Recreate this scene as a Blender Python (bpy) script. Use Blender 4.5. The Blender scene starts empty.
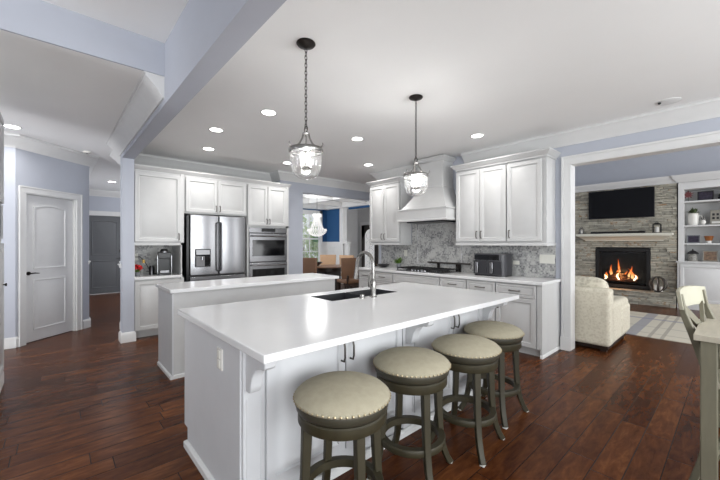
import bpy, bmesh, math, random
from mathutils import Vector, Matrix
random.seed(7)
SC = bpy.context.scene
COL = SC.collection
PI = math.pi

# ------------------------------------------------------------------ camera
cam_d = bpy.data.cameras.new('camera'); cam = bpy.data.objects.new('camera', cam_d); COL.objects.link(cam)
cam.location = (0, 0, 1.38); cam.rotation_euler = (PI/2, 0, math.radians(47.98))
cam_d.sensor_width = 36; cam_d.lens = 339.6*36/720; cam_d.shift_y = 3/720; cam_d.clip_start = 0.05
SC.camera = cam
# ------------------------------------------------------------------ world, exposure, added fill lamps
w = bpy.data.worlds.new('world'); SC.world = w; w.use_nodes = True
bg = w.node_tree.nodes['Background']; bg.inputs[0].default_value = (0.90, 0.95, 1.0, 1); bg.inputs[1].default_value = 0.9
SC.view_settings.view_transform = 'Standard'; SC.view_settings.look = 'None'
SC.view_settings.gamma = 1; SC.view_settings.use_curve_mapping = False
SC.view_settings.exposure = 0.12

def area(name, loc, aim, sx, sy, power, col=(1, 1, 1)):
    l = bpy.data.lights.new(name, 'AREA'); l.shape = 'RECTANGLE'; l.size = sx; l.size_y = sy; l.energy = power; l.color = col
    o = bpy.data.objects.new(name, l); COL.objects.link(o); o.location = loc
    o.rotation_euler = (Vector(aim) - Vector(loc)).to_track_quat('-Z', 'Y').to_euler()
    return o
area('fill_ceiling_bounce', (3.35, 2.4, 1.5), (1.3, 2.2, 2.8), 3.4, 2.0, 175, (.95, .98, 1))  # added lamp, aimed up to brighten the kitchen ceiling by bounce
area('fill_tray', (3.35, -1.6, 1.5), (-2.6, -1.2, 2.9), 2.6, 1.8, 165, (.95, .98, 1))  # lamp added on the right to lift the raised ceiling and its band
area('fill_great_room', (3.3, 7.6, 2.1), (-2, 8.6, 1.4), 3.2, 2.8, 135, (.98, .99, 1))  # added lamp out of view, lights the great room from the right
area('fill_dining', (-8.6, 4.1, 1.5), (-8.2, 7.0, 1.5), 2.0, 1.4, 40, (.96, .98, 1))  # lamp put inside the dining room to brighten it; no window stands here
area('fill_foyer', (-5.1, 8.2, 1.5), (-9.0, 9.0, 1.5), 1.2, 1.8, 40, (.96, .98, 1))  # added lamp that lifts the dark foyer around the front door
area('fill_hall_side', (-3.6, -3.7, 1.5), (-6.0, .3, 1.9), 2.4, 1.8, 85, (.97, .98, 1)).data.spread = math.radians(95)  # lamp added for hall brightness; the wall behind it is solid
area('fill_hall_end', (-9.2, 3.5, 1.8), (-10.4, 0.6, 1.3), 1.4, 1.4, 60, (.96, .98, 1))  # extra lamp put in to brighten the entry door and hallway end

# ------------------------------------------------------------------ materials
def sr(r, g, b):
    f = lambda c: ((c/255)/12.92 if c/255 <= .04045 else ((c/255+.055)/1.055)**2.4)
    return (f(r), f(g), f(b))
def mat(name, col, rough=.5, metal=0, noise=0, nscale=8, bump=0, bscale=60, emit=None, es=0, stretch=None, coat=0):
    m = bpy.data.materials.new(name); m.use_nodes = True
    nt = m.node_tree; b = nt.nodes['Principled BSDF']
    b.inputs['Base Color'].default_value = (*col, 1); b.inputs['Roughness'].default_value = rough; b.inputs['Metallic'].default_value = metal
    if coat: b.inputs['Coat Weight'].default_value = coat
    tc = nt.nodes.new('ShaderNodeTexCoord'); mp = nt.nodes.new('ShaderNodeMapping'); nt.links.new(tc.outputs['Object'], mp.inputs[0])
    if stretch: mp.inputs['Scale'].default_value = stretch
    n = nt.nodes.new('ShaderNodeTexNoise'); n.inputs['Scale'].default_value = nscale; n.inputs['Detail'].default_value = 5
    nt.links.new(mp.outputs[0], n.inputs['Vector'])
    r = nt.nodes.new('ShaderNodeMapRange'); r.inputs[1].default_value = .3; r.inputs[2].default_value = .7
    r.inputs[3].default_value = 1-(noise or .02); r.inputs[4].default_value = 1+(noise or .02)
    nt.links.new(n.outputs['Fac'], r.inputs[0])
    v = nt.nodes.new('ShaderNodeVectorMath'); v.operation = 'SCALE'; v.inputs[0].default_value = col
    nt.links.new(r.outputs[0], v.inputs['Scale']); nt.links.new(v.outputs[0], b.inputs['Base Color'])
    if bump:
        n2 = nt.nodes.new('ShaderNodeTexNoise'); n2.inputs['Scale'].default_value = bscale; n2.inputs['Detail'].default_value = 4
        nt.links.new(mp.outputs[0], n2.inputs['Vector'])
        bp = nt.nodes.new('ShaderNodeBump'); bp.inputs['Strength'].default_value = bump; bp.inputs['Distance'].default_value = .01
        nt.links.new(n2.outputs['Fac'], bp.inputs['Height']); nt.links.new(bp.outputs[0], b.inputs['Normal'])
    if emit:
        b.inputs['Emission Color'].default_value = (*emit, 1); b.inputs['Emission Strength'].default_value = es
    return m

def N(nt, typ, **kw):
    n = nt.nodes.new(typ)
    for k, v in kw.items(): setattr(n, k, v)
    return n
def mth(nt, op, a, b=None, c=None):
    n = nt.nodes.new('ShaderNodeMath'); n.operation = op
    for i, x in enumerate((a, b, c)):
        if x is None: continue
        if isinstance(x, (int, float)): n.inputs[i].default_value = x
        else: nt.links.new(x, n.inputs[i])
    return n.outputs[0]

def ramp(nt, fac, stops, interp='LINEAR'):
    r = nt.nodes.new('ShaderNodeValToRGB'); r.color_ramp.interpolation = interp
    el = r.color_ramp.elements
    while len(el) < len(stops): el.new(.5)
    for e, (p, c) in zip(el, stops): e.position = p; e.color = (*c, 1)
    nt.links.new(fac, r.inputs[0]); return r.outputs[0]

def wood_floor():
    m = bpy.data.materials.new('hand_scraped_floor'); m.use_nodes = True; nt = m.node_tree; L = nt.links.new
    b = nt.nodes['Principled BSDF']
    g = N(nt, 'ShaderNodeNewGeometry'); s = N(nt, 'ShaderNodeSeparateXYZ'); L(g.outputs['Position'], s.inputs[0])
    W, LN = .150, .85
    xr = mth(nt, 'DIVIDE', s.outputs[0], W); row = mth(nt, 'FLOOR', xr); fx = mth(nt, 'FRACT', xr)
    wn = N(nt, 'ShaderNodeTexWhiteNoise', noise_dimensions='1D'); L(row, wn.inputs['W'])
    yr = mth(nt, 'ADD', mth(nt, 'DIVIDE', s.outputs[1], LN), mth(nt, 'MULTIPLY', wn.outputs['Value'], 7.3))
    brd = mth(nt, 'FLOOR', yr); fy = mth(nt, 'FRACT', yr)
    cb = N(nt, 'ShaderNodeCombineXYZ'); L(row, cb.inputs[0]); L(brd, cb.inputs[1])
    wn2 = N(nt, 'ShaderNodeTexWhiteNoise', noise_dimensions='3D'); L(cb.outputs[0], wn2.inputs['Vector'])
    # grain along the board
    cg = N(nt, 'ShaderNodeCombineXYZ'); L(mth(nt, 'MULTIPLY', s.outputs[0], 14.0), cg.inputs[0]); L(mth(nt, 'MULTIPLY', s.outputs[1], 3.2), cg.inputs[1])
    L(mth(nt, 'MULTIPLY', wn2.outputs['Value'], 40.0), cg.inputs[2])
    n1 = N(nt, 'ShaderNodeTexNoise'); n1.inputs['Scale'].default_value = 1.5; n1.inputs['Detail'].default_value = 8; n1.inputs['Roughness'].default_value = .65; n1.inputs['Distortion'].default_value = .5
    L(cg.outputs[0], n1.inputs['Vector'])
    t = mth(nt, 'ADD', mth(nt, 'MULTIPLY', wn2.outputs['Value'], .22), mth(nt, 'MULTIPLY', n1.outputs['Fac'], .96))
    c = ramp(nt, t, [(.28, sr(42, 20, 10)), (.50, sr(72, 38, 19)), (.70, sr(94, 54, 28)), (.90, sr(122, 76, 42))])
    # seams
    ex = mth(nt, 'MINIMUM', fx, mth(nt, 'SUBTRACT', 1.0, fx)); ey = mth(nt, 'MULTIPLY', mth(nt, 'MINIMUM', fy, mth(nt, 'SUBTRACT', 1.0, fy)), LN/W)
    e = mth(nt, 'MINIMUM', ex, ey)
    sm = N(nt, 'ShaderNodeMapRange', interpolation_type='SMOOTHSTEP'); sm.inputs[1].default_value = .006; sm.inputs[2].default_value = .03; L(e, sm.inputs[0])
    mx = N(nt, 'ShaderNodeMix', data_type='RGBA'); mx.inputs['A'].default_value = (*sr(40, 22, 15), 1); L(sm.outputs[0], mx.inputs['Factor']); L(c, mx.inputs['B'])
    L(mx.outputs['Result'], b.inputs['Base Color'])
    h = mth(nt, 'ADD', mth(nt, 'MULTIPLY', sm.outputs[0], .6), mth(nt, 'MULTIPLY', n1.outputs['Fac'], .55))
    bp = N(nt, 'ShaderNodeBump'); bp.inputs['Strength'].default_value = .35; bp.inputs['Distance'].default_value = .006; L(h, bp.inputs['Height']); L(bp.outputs[0], b.inputs['Normal'])
    b.inputs['Roughness'].default_value = .26; b.inputs['Specular IOR Level'].default_value = .11
    return m

def stone_mat():
    m = bpy.data.materials.new('stacked_stone'); m.use_nodes = True; nt = m.node_tree; L = nt.links.new
    b = nt.nodes['Principled BSDF']; g = N(nt, 'ShaderNodeNewGeometry')
    n = N(nt, 'ShaderNodeTexNoise'); n.inputs['Scale'].default_value = 14; n.inputs['Detail'].default_value = 6
    t = N(nt, 'ShaderNodeTexCoord'); L(t.outputs['Object'], n.inputs['Vector'])
    f = mth(nt, 'ADD', mth(nt, 'MULTIPLY', g.outputs['Random Per Island'], .5), mth(nt, 'MULTIPLY', n.outputs['Fac'], .75))
    c = ramp(nt, f, [(.15, sr(108, 106, 98)), (.4, sr(156, 153, 142)), (.6, sr(180, 175, 160)), (.8, sr(198, 194, 180)), (.97, sr(164, 136, 106))])
    L(c, b.inputs['Base Color']); b.inputs['Roughness'].default_value = .85
    bp = N(nt, 'ShaderNodeBump'); bp.inputs['Strength'].default_value = .6; bp.inputs['Distance'].default_value = .02; L(n.outputs['Fac'], bp.inputs['Height']); L(bp.outputs[0], b.inputs['Normal'])
    return m

def mosaic_mat(name, tw=.03, th=.03, lo=sr(104, 104, 106), hi=sr(206, 206, 204), blotch=9):
    m = bpy.data.materials.new(name); m.use_nodes = True; nt = m.node_tree; L = nt.links.new
    b = nt.nodes['Principled BSDF']; t = N(nt, 'ShaderNodeTexCoord'); s = N(nt, 'ShaderNodeSeparateXYZ'); L(t.outputs['Object'], s.inputs[0])
    zr = mth(nt, 'DIVIDE', s.outputs[2], th); row = mth(nt, 'FLOOR', zr)
    u = mth(nt, 'ADD', mth(nt, 'DIVIDE', mth(nt, 'ADD', s.outputs[0], s.outputs[1]), tw), mth(nt, 'MULTIPLY', row, .5)); ci = mth(nt, 'FLOOR', u)
    cb = N(nt, 'ShaderNodeCombineXYZ'); L(row, cb.inputs[0]); L(ci, cb.inputs[1])
    wn = N(nt, 'ShaderNodeTexWhiteNoise', noise_dimensions='3D'); L(cb.outputs[0], wn.inputs['Vector'])
    n = N(nt, 'ShaderNodeTexNoise'); n.inputs['Scale'].default_value = blotch; n.inputs['Detail'].default_value = 7; n.inputs['Roughness'].default_value = .7; L(t.outputs['Object'], n.inputs['Vector'])
    f = mth(nt, 'ADD', mth(nt, 'MULTIPLY', wn.outputs['Value'], .22), mth(nt, 'MULTIPLY', n.outputs['Fac'], 1.0))
    c = ramp(nt, f, [(.44, lo), (.56, tuple((a+c_)/2 for a, c_ in zip(lo, hi))), (.70, hi)])
    fz = mth(nt, 'FRACT', zr); fu = mth(nt, 'FRACT', u)
    e = mth(nt, 'MINIMUM', mth(nt, 'MINIMUM', fz, mth(nt, 'SUBTRACT', 1.0, fz)), mth(nt, 'MULTIPLY', mth(nt, 'MINIMUM', fu, mth(nt, 'SUBTRACT', 1.0, fu)), tw/th))
    g = mth(nt, 'GREATER_THAN', e, .05)
    mx = N(nt, 'ShaderNodeMix', data_type='RGBA'); mx.inputs['A'].default_value = (*sr(168, 168, 164), 1); L(g, mx.inputs['Factor']); L(c, mx.inputs['B'])
    L(mx.outputs['Result'], b.inputs['Base Color']); b.inputs['Roughness'].default_value = .35
    return m

def glass_mat(name, tint=(1, 1, 1), refl=.12, white=0.0):
    m = bpy.data.materials.new(name); m.use_nodes = True; nt = m.node_tree; nt.nodes.clear(); L = nt.links.new
    o = N(nt, 'ShaderNodeOutputMaterial'); tr = N(nt, 'ShaderNodeBsdfTransparent'); tr.inputs[0].default_value = (*tint, 1)
    gl = N(nt, 'ShaderNodeBsdfGlossy'); gl.inputs['Roughness'].default_value = .05
    lw = N(nt, 'ShaderNodeLayerWeight'); lw.inputs[0].default_value = .35
    f = mth(nt, 'ADD', mth(nt, 'MULTIPLY', lw.outputs['Facing'], .7), refl)
    mx = N(nt, 'ShaderNodeMixShader'); L(mth(nt, 'MINIMUM', f, .9), mx.inputs[0]); L(tr.outputs[0], mx.inputs[1]); L(gl.outputs[0], mx.inputs[2])
    if white:
        df = N(nt, 'ShaderNodeBsdfTranslucent'); df.inputs[0].default_value = (1, 1, 1, 1)
        m2 = N(nt, 'ShaderNodeMixShader'); m2.inputs[0].default_value = white; L(mx.outputs[0], m2.inputs[1]); L(df.outputs[0], m2.inputs[2]); L(m2.outputs[0], o.inputs[0])
    else: L(mx.outputs[0], o.inputs[0])
    return m

def quartz_mat():
    m = mat('white_quartz', sr(226, 226, 226), .17, noise=.03, nscale=3)
    return m

def fabric_check(name, c1, c2, sc):
    m = bpy.data.materials.new(name); m.use_nodes = True; nt = m.node_tree; L = nt.links.new
    b = nt.nodes['Principled BSDF']; t = N(nt, 'ShaderNodeTexCoord'); v = N(nt, 'ShaderNodeTexVoronoi'); v.inputs['Scale'].default_value = sc; L(t.outputs['Object'], v.inputs['Vector'])
    n = N(nt, 'ShaderNodeTexNoise'); n.inputs['Scale'].default_value = sc*.8; n.inputs['Detail'].default_value = 6; L(t.outputs['Object'], n.inputs['Vector'])
    c = ramp(nt, mth(nt, 'ADD', mth(nt, 'MULTIPLY', v.outputs['Distance'], .5), mth(nt, 'MULTIPLY', n.outputs['Fac'], .6)), [(.3, c1), (.65, c2)])
    L(c, b.inputs['Base Color']); b.inputs['Roughness'].default_value = .95
    bp = N(nt, 'ShaderNodeBump'); bp.inputs['Strength'].default_value = .3; bp.inputs['Distance'].default_value = .01; L(n.outputs['Fac'], bp.inputs['Height']); L(bp.outputs[0], b.inputs['Normal'])
    return m

def rug_mat():
    m = bpy.data.materials.new('plaid_rug'); m.use_nodes = True; nt = m.node_tree; L = nt.links.new
    b = nt.nodes['Principled BSDF']; g = N(nt, 'ShaderNodeNewGeometry'); s = N(nt, 'ShaderNodeSeparateXYZ'); L(g.outputs['Position'], s.inputs[0])
    col = None; base = sr(204, 198, 182)
    prev = None
    def band(axis, c, wd, colr, prev):
        f = mth(nt, 'LESS_THAN', mth(nt, 'ABSOLUTE', mth(nt, 'SUBTRACT', s.outputs[axis], c)), wd)
        mx = N(nt, 'ShaderNodeMix', data_type='RGBA'); L(mth(nt, 'MULTIPLY', f, .6), mx.inputs['Factor'])
        if prev is None: mx.inputs['A'].default_value = (*base, 1)
        else: L(prev, mx.inputs['A'])
        mx.inputs['B'].default_value = (*colr, 1); return mx.outputs['Result']
    for ax, c, wd, colr in ((0, -1.08, .075, sr(120, 124, 145)), (0, -.86, .022, sr(140, 134, 126)), (0, -.72, .022, sr(140, 134, 126)), (0, -.30, .022, sr(150, 142, 132)), (0, -2.0, .075, sr(120, 124, 145)),
                            (1, 6.72, .02, sr(160, 152, 138)), (1, 7.25, .02, sr(150, 146, 138)), (1, 8.0, .06, sr(130, 132, 150)), (1, 8.3, .02, sr(160, 152, 138))):
        prev = band(ax, c, wd, colr, prev)
    L(prev, b.inputs['Base Color']); b.inputs['Roughness'].default_value = .95
    return m

WALL = mat('lilac_grey_wall_paint', sr(183, 187, 197), .85, noise=.01)
CEIL = mat('white_ceiling_paint', sr(243, 243, 242), .9, noise=.01, nscale=2)
TRIM = mat('white_trim_paint', sr(220, 220, 219), .4)
CAB = mat('white_cabinet_paint', sr(199, 199, 198), .38)
ISL = mat('pale_grey_island_paint', sr(204, 205, 207), .4)
FLOOR = wood_floor(); STONE = stone_mat()
QUARTZ = quartz_mat()
STEEL = mat('brushed_stainless_steel', sr(142, 142, 144), .26, 1, noise=.05, nscale=4, stretch=(1, 1, .05))
DARKST = mat('dark_steel', sr(80, 80, 82), .3, 1)
NICKEL = mat('satin_nickel', sr(140, 138, 135), .25, 1)
PEWTER = mat('aged_pewter', sr(96, 92, 88), .4, 1)
BLACK = mat('black_plastic', sr(22, 22, 24), .3)
BLKGL = mat('black_glass', sr(8, 8, 10), .08)
IRON = mat('black_cast_iron', sr(24, 24, 25), .55)
BRONZE = mat('dark_bronze_metal', sr(52, 48, 46), .4, .8)
MOSAIC = mosaic_mat('grey_mosaic_tile', .024, .024, sr(106, 106, 110), sr(190, 190, 187), 7)
SUBWAY = mosaic_mat('grey_marble_brick_tile', .11, .045, sr(140, 140, 142), sr(205, 205, 206), 5)
GLASS = glass_mat('clear_glass'); GLASS2 = glass_mat('etched_bell_glass', (1, 1, 1), .05, .04)
BULB = mat('lit_bulb', (1, 1, 1), .5, emit=(1, .97, .93), es=8)
LENS = mat('downlight_lens', (1, 1, 1), .5, emit=(1, .97, .93), es=14)
SEAT = mat('taupe_linen', sr(164, 157, 136), .9, noise=.06, nscale=30, bump=.3, bscale=220)
OLIVE = mat('olive_grey_stained_wood', sr(52, 47, 30), .55, noise=.12, nscale=6, stretch=(6, 6, 1))
DKFAB = mat('dark_olive_seat_frame', sr(58, 55, 44), .5, noise=.1)
NAIL = mat('antique_brass_nails', sr(168, 154, 126), .3, .9)
GREYDOOR = mat('dark_grey_door_paint', sr(96, 98, 101), .5)
WHITEDOOR = mat('white_door_paint', sr(216, 216, 216), .4)
SOFA = fabric_check('cream_chenille', sr(196, 188, 168), sr(216, 210, 192), 40)
CUSH = fabric_check('cream_cushion_cloth', sr(186, 178, 158), sr(220, 214, 196), 26)
DKWOOD = mat('espresso_wood', sr(38, 26, 21), .35, noise=.15)
WASH = mat('whitewashed_table_wood', sr(180, 173, 156), .6, noise=.1, nscale=5, stretch=(8, 1, 1))
GREYW = mat('weathered_grey_green_wood', sr(114, 110, 92), .6, noise=.1, nscale=5, stretch=(6, 6, 1))
CREAMW = mat('cream_chair_rail_wood', sr(172, 169, 150), .6, noise=.05)
BLUE = mat('cobalt_blue_wall_paint', sr(34, 82, 128), .8)
BRLEATH = mat('brown_leather', sr(134, 100, 76), .55, noise=.06)
TANF = mat('tan_upholstery', sr(190, 156, 124), .8, noise=.05)
LEAF = mat('green_leaf', sr(92, 124, 48), .6, noise=.2, nscale=20)
LEAF2 = mat('bright_garden_leaf', sr(150, 186, 96), .7, noise=.3, nscale=3)
RED = mat('red_petal', sr(196, 24, 26), .6)
WHITEC = mat('white_ceramic', sr(228, 226, 220), .25)
IVORY = mat('ivory_plastic', sr(222, 221, 212), .4)
GREYCER = mat('grey_ceramic', sr(120, 122, 126), .4)
COPPER = mat('copper_pot', sr(164, 104, 60), .35, .5)
ROOF = mat('dark_metal_roof', sr(52, 50, 52), .5, .3)
PHOTO1 = mat('photo_print_dark', sr(52, 46, 62), .3, noise=.7, nscale=26)
PHOTO2 = mat('photo_print_brown', sr(128, 104, 84), .3, noise=.6, nscale=22)
FRAMEG = mat('grey_frame_wood', sr(150, 146, 136), .6)
MAROON = mat('maroon_metal_leaf', sr(110, 60, 62), .5, .3)
YELLOW = mat('yellow_tag', sr(236, 190, 90), .5)
BARK = mat('bark', sr(92, 78, 62), .9, noise=.2)
BEIGER = rug_mat()
LOG = mat('charred_log', sr(70, 42, 28), .9, noise=.4, nscale=20, bump=.6)
GRASS = mat('lawn', sr(120, 150, 80), .9, noise=.2)

def flame_mat():
    m = bpy.data.materials.new('flame'); m.use_nodes = True; nt = m.node_tree; nt.nodes.clear(); L = nt.links.new
    o = N(nt, 'ShaderNodeOutputMaterial'); e = N(nt, 'ShaderNodeEmission'); t = N(nt, 'ShaderNodeTexCoord'); s = N(nt, 'ShaderNodeSeparateXYZ'); L(t.outputs['Generated'], s.inputs[0])
    c = ramp(nt, s.outputs[2], [(0, (1, .42, .12)), (.3, (1, .55, .22)), (.6, (1, .24, .05)), (1, (.4, .04, .01))]); L(c, e.inputs[0]); e.inputs[1].default_value = 1.3
    L(e.outputs[0], o.inputs[0]); return m
FLAME = flame_mat()
FLAMEC = mat('flame_core', (1, .8, .5), .5, emit=(1, .78, .5), es=2.2)

# ------------------------------------------------------------------ mesh builder
class MB:
    def __init__(s, M=None): s.v = []; s.f = []; s.M = M or Matrix.Identity(4)
    def add(s, vs, fs):
        b = len(s.v); s.v += [tuple(s.M @ Vector(v)) for v in vs]; s.f += [tuple(b+i for i in f) for f in fs]; return s
    def box(s, x0, y0, z0, x1, y1, z1):
        x0, x1 = sorted((x0, x1)); y0, y1 = sorted((y0, y1)); z0, z1 = sorted((z0, z1))
        return s.add([(x0,y0,z0),(x1,y0,z0),(x1,y1,z0),(x0,y1,z0),(x0,y0,z1),(x1,y0,z1),(x1,y1,z1),(x0,y1,z1)],
                     [(0,3,2,1),(4,5,6,7),(0,1,5,4),(1,2,6,5),(2,3,7,6),(3,0,4,7)])
    def prism(s, poly, ax, a0, a1):
        n = len(poly)
        def P(u, v, a): return {'x': (a, u, v), 'y': (u, a, v), 'z': (u, v, a)}[ax]
        vs = [P(u, v, a0) for u, v in poly] + [P(u, v, a1) for u, v in poly]
        return s.add(vs, [tuple(range(n)), tuple(range(2*n-1, n-1, -1))] + [(i, i+n, (i+1) % n+n, (i+1) % n) for i in range(n)])
    def loops(s, rings, cap0=True, cap1=True, closed=True):
        n = len(rings[0]); vs = [p for r in rings for p in r]; fs = []
        for k in range(len(rings)-1):
            for i in range(n if closed else n-1):
                j = (i+1) % n; fs.append((k*n+i, k*n+j, (k+1)*n+j, (k+1)*n+i))
        if cap0: fs.append(tuple(range(n-1, -1, -1)))
        if cap1: fs.append(tuple((len(rings)-1)*n+i for i in range(n)))
        return s.add(vs, fs)
    def panel(s, x0, z0, x1, z1, lp, y=0):
        return s.loops([[(x0+i, y+d, z0+i), (x1-i, y+d, z0+i), (x1-i, y+d, z1-i), (x0+i, y+d, z1-i)] for i, d in lp])
    def lathe(s, prof, c=(0, 0, 0), seg=32, a=None):
        rings = [[(c[0]+r*math.cos(2*PI*i/seg), c[1]+r*math.sin(2*PI*i/seg), c[2]+z) for i in range(seg)] for r, z in prof]
        if a is not None: rings = [[tuple(Vector(c)+a @ (Vector(p)-Vector(c))) for p in r] for r in rings]
        return s.loops(rings, prof[0][0] > 1e-4, prof[-1][0] > 1e-4)
    def cyl(s, c, r, h, seg=20, ax='z', r2=None):
        a = {'z': None, 'x': Matrix.Rotation(PI/2, 3, 'Y'), 'y': Matrix.Rotation(-PI/2, 3, 'X')}[ax]
        return s.lathe([(r, 0), (r2 if r2 is not None else r, h)], c, seg, a)
    def ball(s, c, r, seg=16, rings=10):
        if isinstance(r, (int, float)): r = (r, r, r)
        rr = [[(c[0]+r[0]*math.sin(PI*k/rings)*math.cos(2*PI*i/seg), c[1]+r[1]*math.sin(PI*k/rings)*math.sin(2*PI*i/seg), c[2]-r[2]*math.cos(PI*k/rings)) for i in range(seg)] for k in range(1, rings)]
        return s.loops(rr)
    def tube(s, pts, r, seg=8, closed=False, flat=1.0):
        pts = [Vector(p) for p in pts]; n = len(pts); rings = []
        up = None
        for k in range(n):
            if closed: d = pts[(k+1) % n]-pts[k-1]
            else: d = pts[min(k+1, n-1)]-pts[max(k-1, 0)]
            d.normalize()
            if up is None:
                up = Vector((0, 0, 1)) if abs(d.z) < .9 else Vector((1, 0, 0))
            x = d.cross(up); 
            if x.length < 1e-4: x = d.cross(Vector((0, 1, 0)))
            x.normalize(); y = x.cross(d).normalized(); up = y
            rr = r[k] if isinstance(r, (list, tuple)) else r
            rings.append([tuple(pts[k]+x*rr*math.cos(2*PI*i/seg)+y*rr*flat*math.sin(2*PI*i/seg)) for i in range(seg)])
        if closed: rings.append(rings[0]); return s.loops(rings, False, False)
        return s.loops(rings)
    def bar(s, pts, sx, sy, dirx=(1, 0, 0)):
        """rectangular-section bar through pts; sx along dirx, sy across; sizes may be lists"""
        rings = []; pts = [Vector(p) for p in pts]; n = len(pts); dx = Vector(dirx).normalized()
        for k in range(n):
            d = (pts[min(k+1, n-1)]-pts[max(k-1, 0)]).normalized(); x = (dx-d*dx.dot(d)).normalized(); y = d.cross(x)
            a = (sx[k] if isinstance(sx, (list, tuple)) else sx)/2; b = (sy[k] if isinstance(sy, (list, tuple)) else sy)/2
            rings.append([tuple(pts[k]+x*u*a+y*v*b) for u, v in ((-1, -1), (1, -1), (1, 1), (-1, 1))])
        return s.loops(rings)
    def sweep(s, path, prof, closed=False):
        """profile (off, z) swept round an xy path with mitred corners; off is to the LEFT of travel"""
        P = [Vector((*p, 0)) for p in path]; n = len(P); rings = []
        for k in range(n):
            dirs = []
            if closed or k > 0: dirs.append((P[k]-P[k-1]).normalized())
            if closed or k < n-1: dirs.append((P[(k+1) % n]-P[k]).normalized())
            ns = [Vector((-d.y, d.x, 0)) for d in dirs]; m = sum(ns, Vector()); m.normalize(); m = m/max(.2, m.dot(ns[0]))
            rings.append([(P[k].x+m.x*o, P[k].y+m.y*o, z) for o, z in prof])
        if closed: rings.append(rings[0]); return s.loops(rings, False, False)
        return s.loops(rings)
    def build(s, name, m, parent=None, bev=0, ang=38, seg=2, sub=0, inherit=None):
        me = bpy.data.meshes.new(name); me.from_pydata(s.v, [], s.f); me.materials.append(m)
        bm = bmesh.new(); bm.from_mesh(me); bmesh.ops.recalc_face_normals(bm, faces=bm.faces)
        for f in bm.faces: f.smooth = True
        for e in bm.edges:
            if len(e.link_faces) == 2: e.smooth = e.calc_face_angle(0) < math.radians(ang) or bool(sub)
        bm.to_mesh(me); bm.free()
        o = bpy.data.objects.new(name, me); COL.objects.link(o)
        if parent: o.parent = parent
        if bev:
            b = o.modifiers.new('bevel', 'BEVEL'); b.width = bev; b.segments = seg; b.limit_method = 'ANGLE'; b.angle_limit = math.radians(40)
        if sub:
            q = o.modifiers.new('sub', 'SUBSURF'); q.levels = sub; q.render_levels = sub
        return o
def tag(o, label, cat, group=None, kind=None):
    o['label'] = label; o['category'] = cat
    if group: o['group'] = group
    if kind: o['kind'] = kind
    return o
def thing(name, label, cat, loc=(0, 0, 0), rz=0, group=None):
    o = bpy.data.objects.new(name, None); COL.objects.link(o); o.location = loc; o.rotation_euler = (0, 0, rz); o.empty_display_size = .1
    return tag(o, label, cat, group)
def struct(o, label=None, cat='room'):
    o['kind'] = 'structure'; o['category'] = cat
    o['label'] = label or o.name.replace('_', ' ')
    return o
def kids(o): return list(o.children)
def copy_tree(o, parent=None):
    c = o.copy(); COL.objects.link(c); c.parent = parent
    for k in kids(o): copy_tree(k, c)
    return c
def B(*bxs):
    m = MB()
    for b in bxs: m.box(*b)
    return m
FX = PI/2       # local frame turned so that the front (-y) faces +X
FY = PI         # front faces +Y

# ================================================================== THE ROOM
H = 2.80
struct(B((-12, -4, -.1, 3.5, 10.6, 0)).build('floor', FLOOR), 'hand scraped dark reddish brown plank floor', 'floor')
struct(B((-6.1, .84, H, 3.5, 4.92, 2.95), (-6.45, .84, H, -6.1, 3.36, 2.95), (-6.1, 4.92, H, -4.73, 7.3, 2.95), (-12, -4, H, -3.28, .70, 3.1), (-12, .70, H, -6.45, 3.74, 3.1)).build('ceiling', CEIL), 'flat white kitchen and hall ceiling', 'ceiling')
struct(B((-3.28, -4, 3.08, 3.5, .70, 3.2)).build('ceiling_raised', CEIL), 'raised white ceiling tray left of the beam', 'ceiling')
struct(B((-3.28, -4, H, -3.26, .70, 3.08)).build('wall_tray_side', WALL), 'lilac vertical band under the raised ceiling', 'wall')
struct(B((-5.68, .70, 2.56, 3.5, .84, 3.2)).build('trim_1', WALL), 'long lilac ceiling beam ending on the square post', 'beam')
struct(B((-5.86, .70, 0, -5.68, .84, H), (-6.45, .80, 0, -5.86, .84, H)).build('wall_post', WALL), 'lilac wall end post left of the fridge cabinets', 'wall')
struct(B((-6.60, .80, 0, -6.45, 3.74, H)).build('wall_fridge', WALL), 'wall behind the fridge cabinets', 'wall')
struct(B((-6.45, 3.36, 0, -6.1, 3.88, H), (-6.25, 3.88, 2.44, -6.1, 7.3, H)).build('wall_dining_side', WALL), 'lilac wall stub and header at dining room opening', 'wall')
struct(B((-4.88, 4.92, 0, -1.44, 5.06, 3.9), (-1.44, 4.92, 2.40, 2.2, 5.06, 3.9), (2.2, 4.92, 0, 3.5, 5.06, 3.9)).build('wall_range', WALL), 'lilac wall behind the range with wide cased opening', 'wall')
# right and back walls (behind the camera) with openings put in for light and steel reflections
struct(B((3.5, -4, 0, 3.6, -3.0, 3.2), (3.5, -3.0, 0, 3.6, -.2, .6), (3.5, -3.0, 2.5, 3.6, -.2, 3.2), (3.5, -.2, 0, 3.6, 1.0, 3.2), (3.5, 1.0, 0, 3.6, 4.2, .6), (3.5, 1.0, 2.6, 3.6, 4.2, 3.2), (3.5, 4.2, 0, 3.6, 5.9, 3.9), (3.5, 5.9, 0, 3.6, 9.3, .5), (3.5, 5.9, 3.5, 3.6, 9.3, 3.9), (3.5, 9.3, 0, 3.6, 10.6, 3.9)).build('wall_right', WALL), 'wall with added light openings right of the camera', 'wall')
struct(B((-6.38, -4, 0, -1.2, -3.9, 3.1), (-1.2, -4, 0, 2.4, -3.9, .5), (-1.2, -4, 2.7, 2.4, -3.9, 3.2), (2.4, -4, 0, 3.5, -3.9, 3.2)).build('wall_back', WALL), 'wall with an added light opening behind the camera', 'wall')
struct(B((-3.6, 10.45, 0, 3.5, 10.6, 4.0), (-3.7, 5.06, 0, -3.6, 10.6, 4.0)).build('wall_great_room', WALL), 'lilac great room wall around the stone chimney breast', 'wall')
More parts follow.
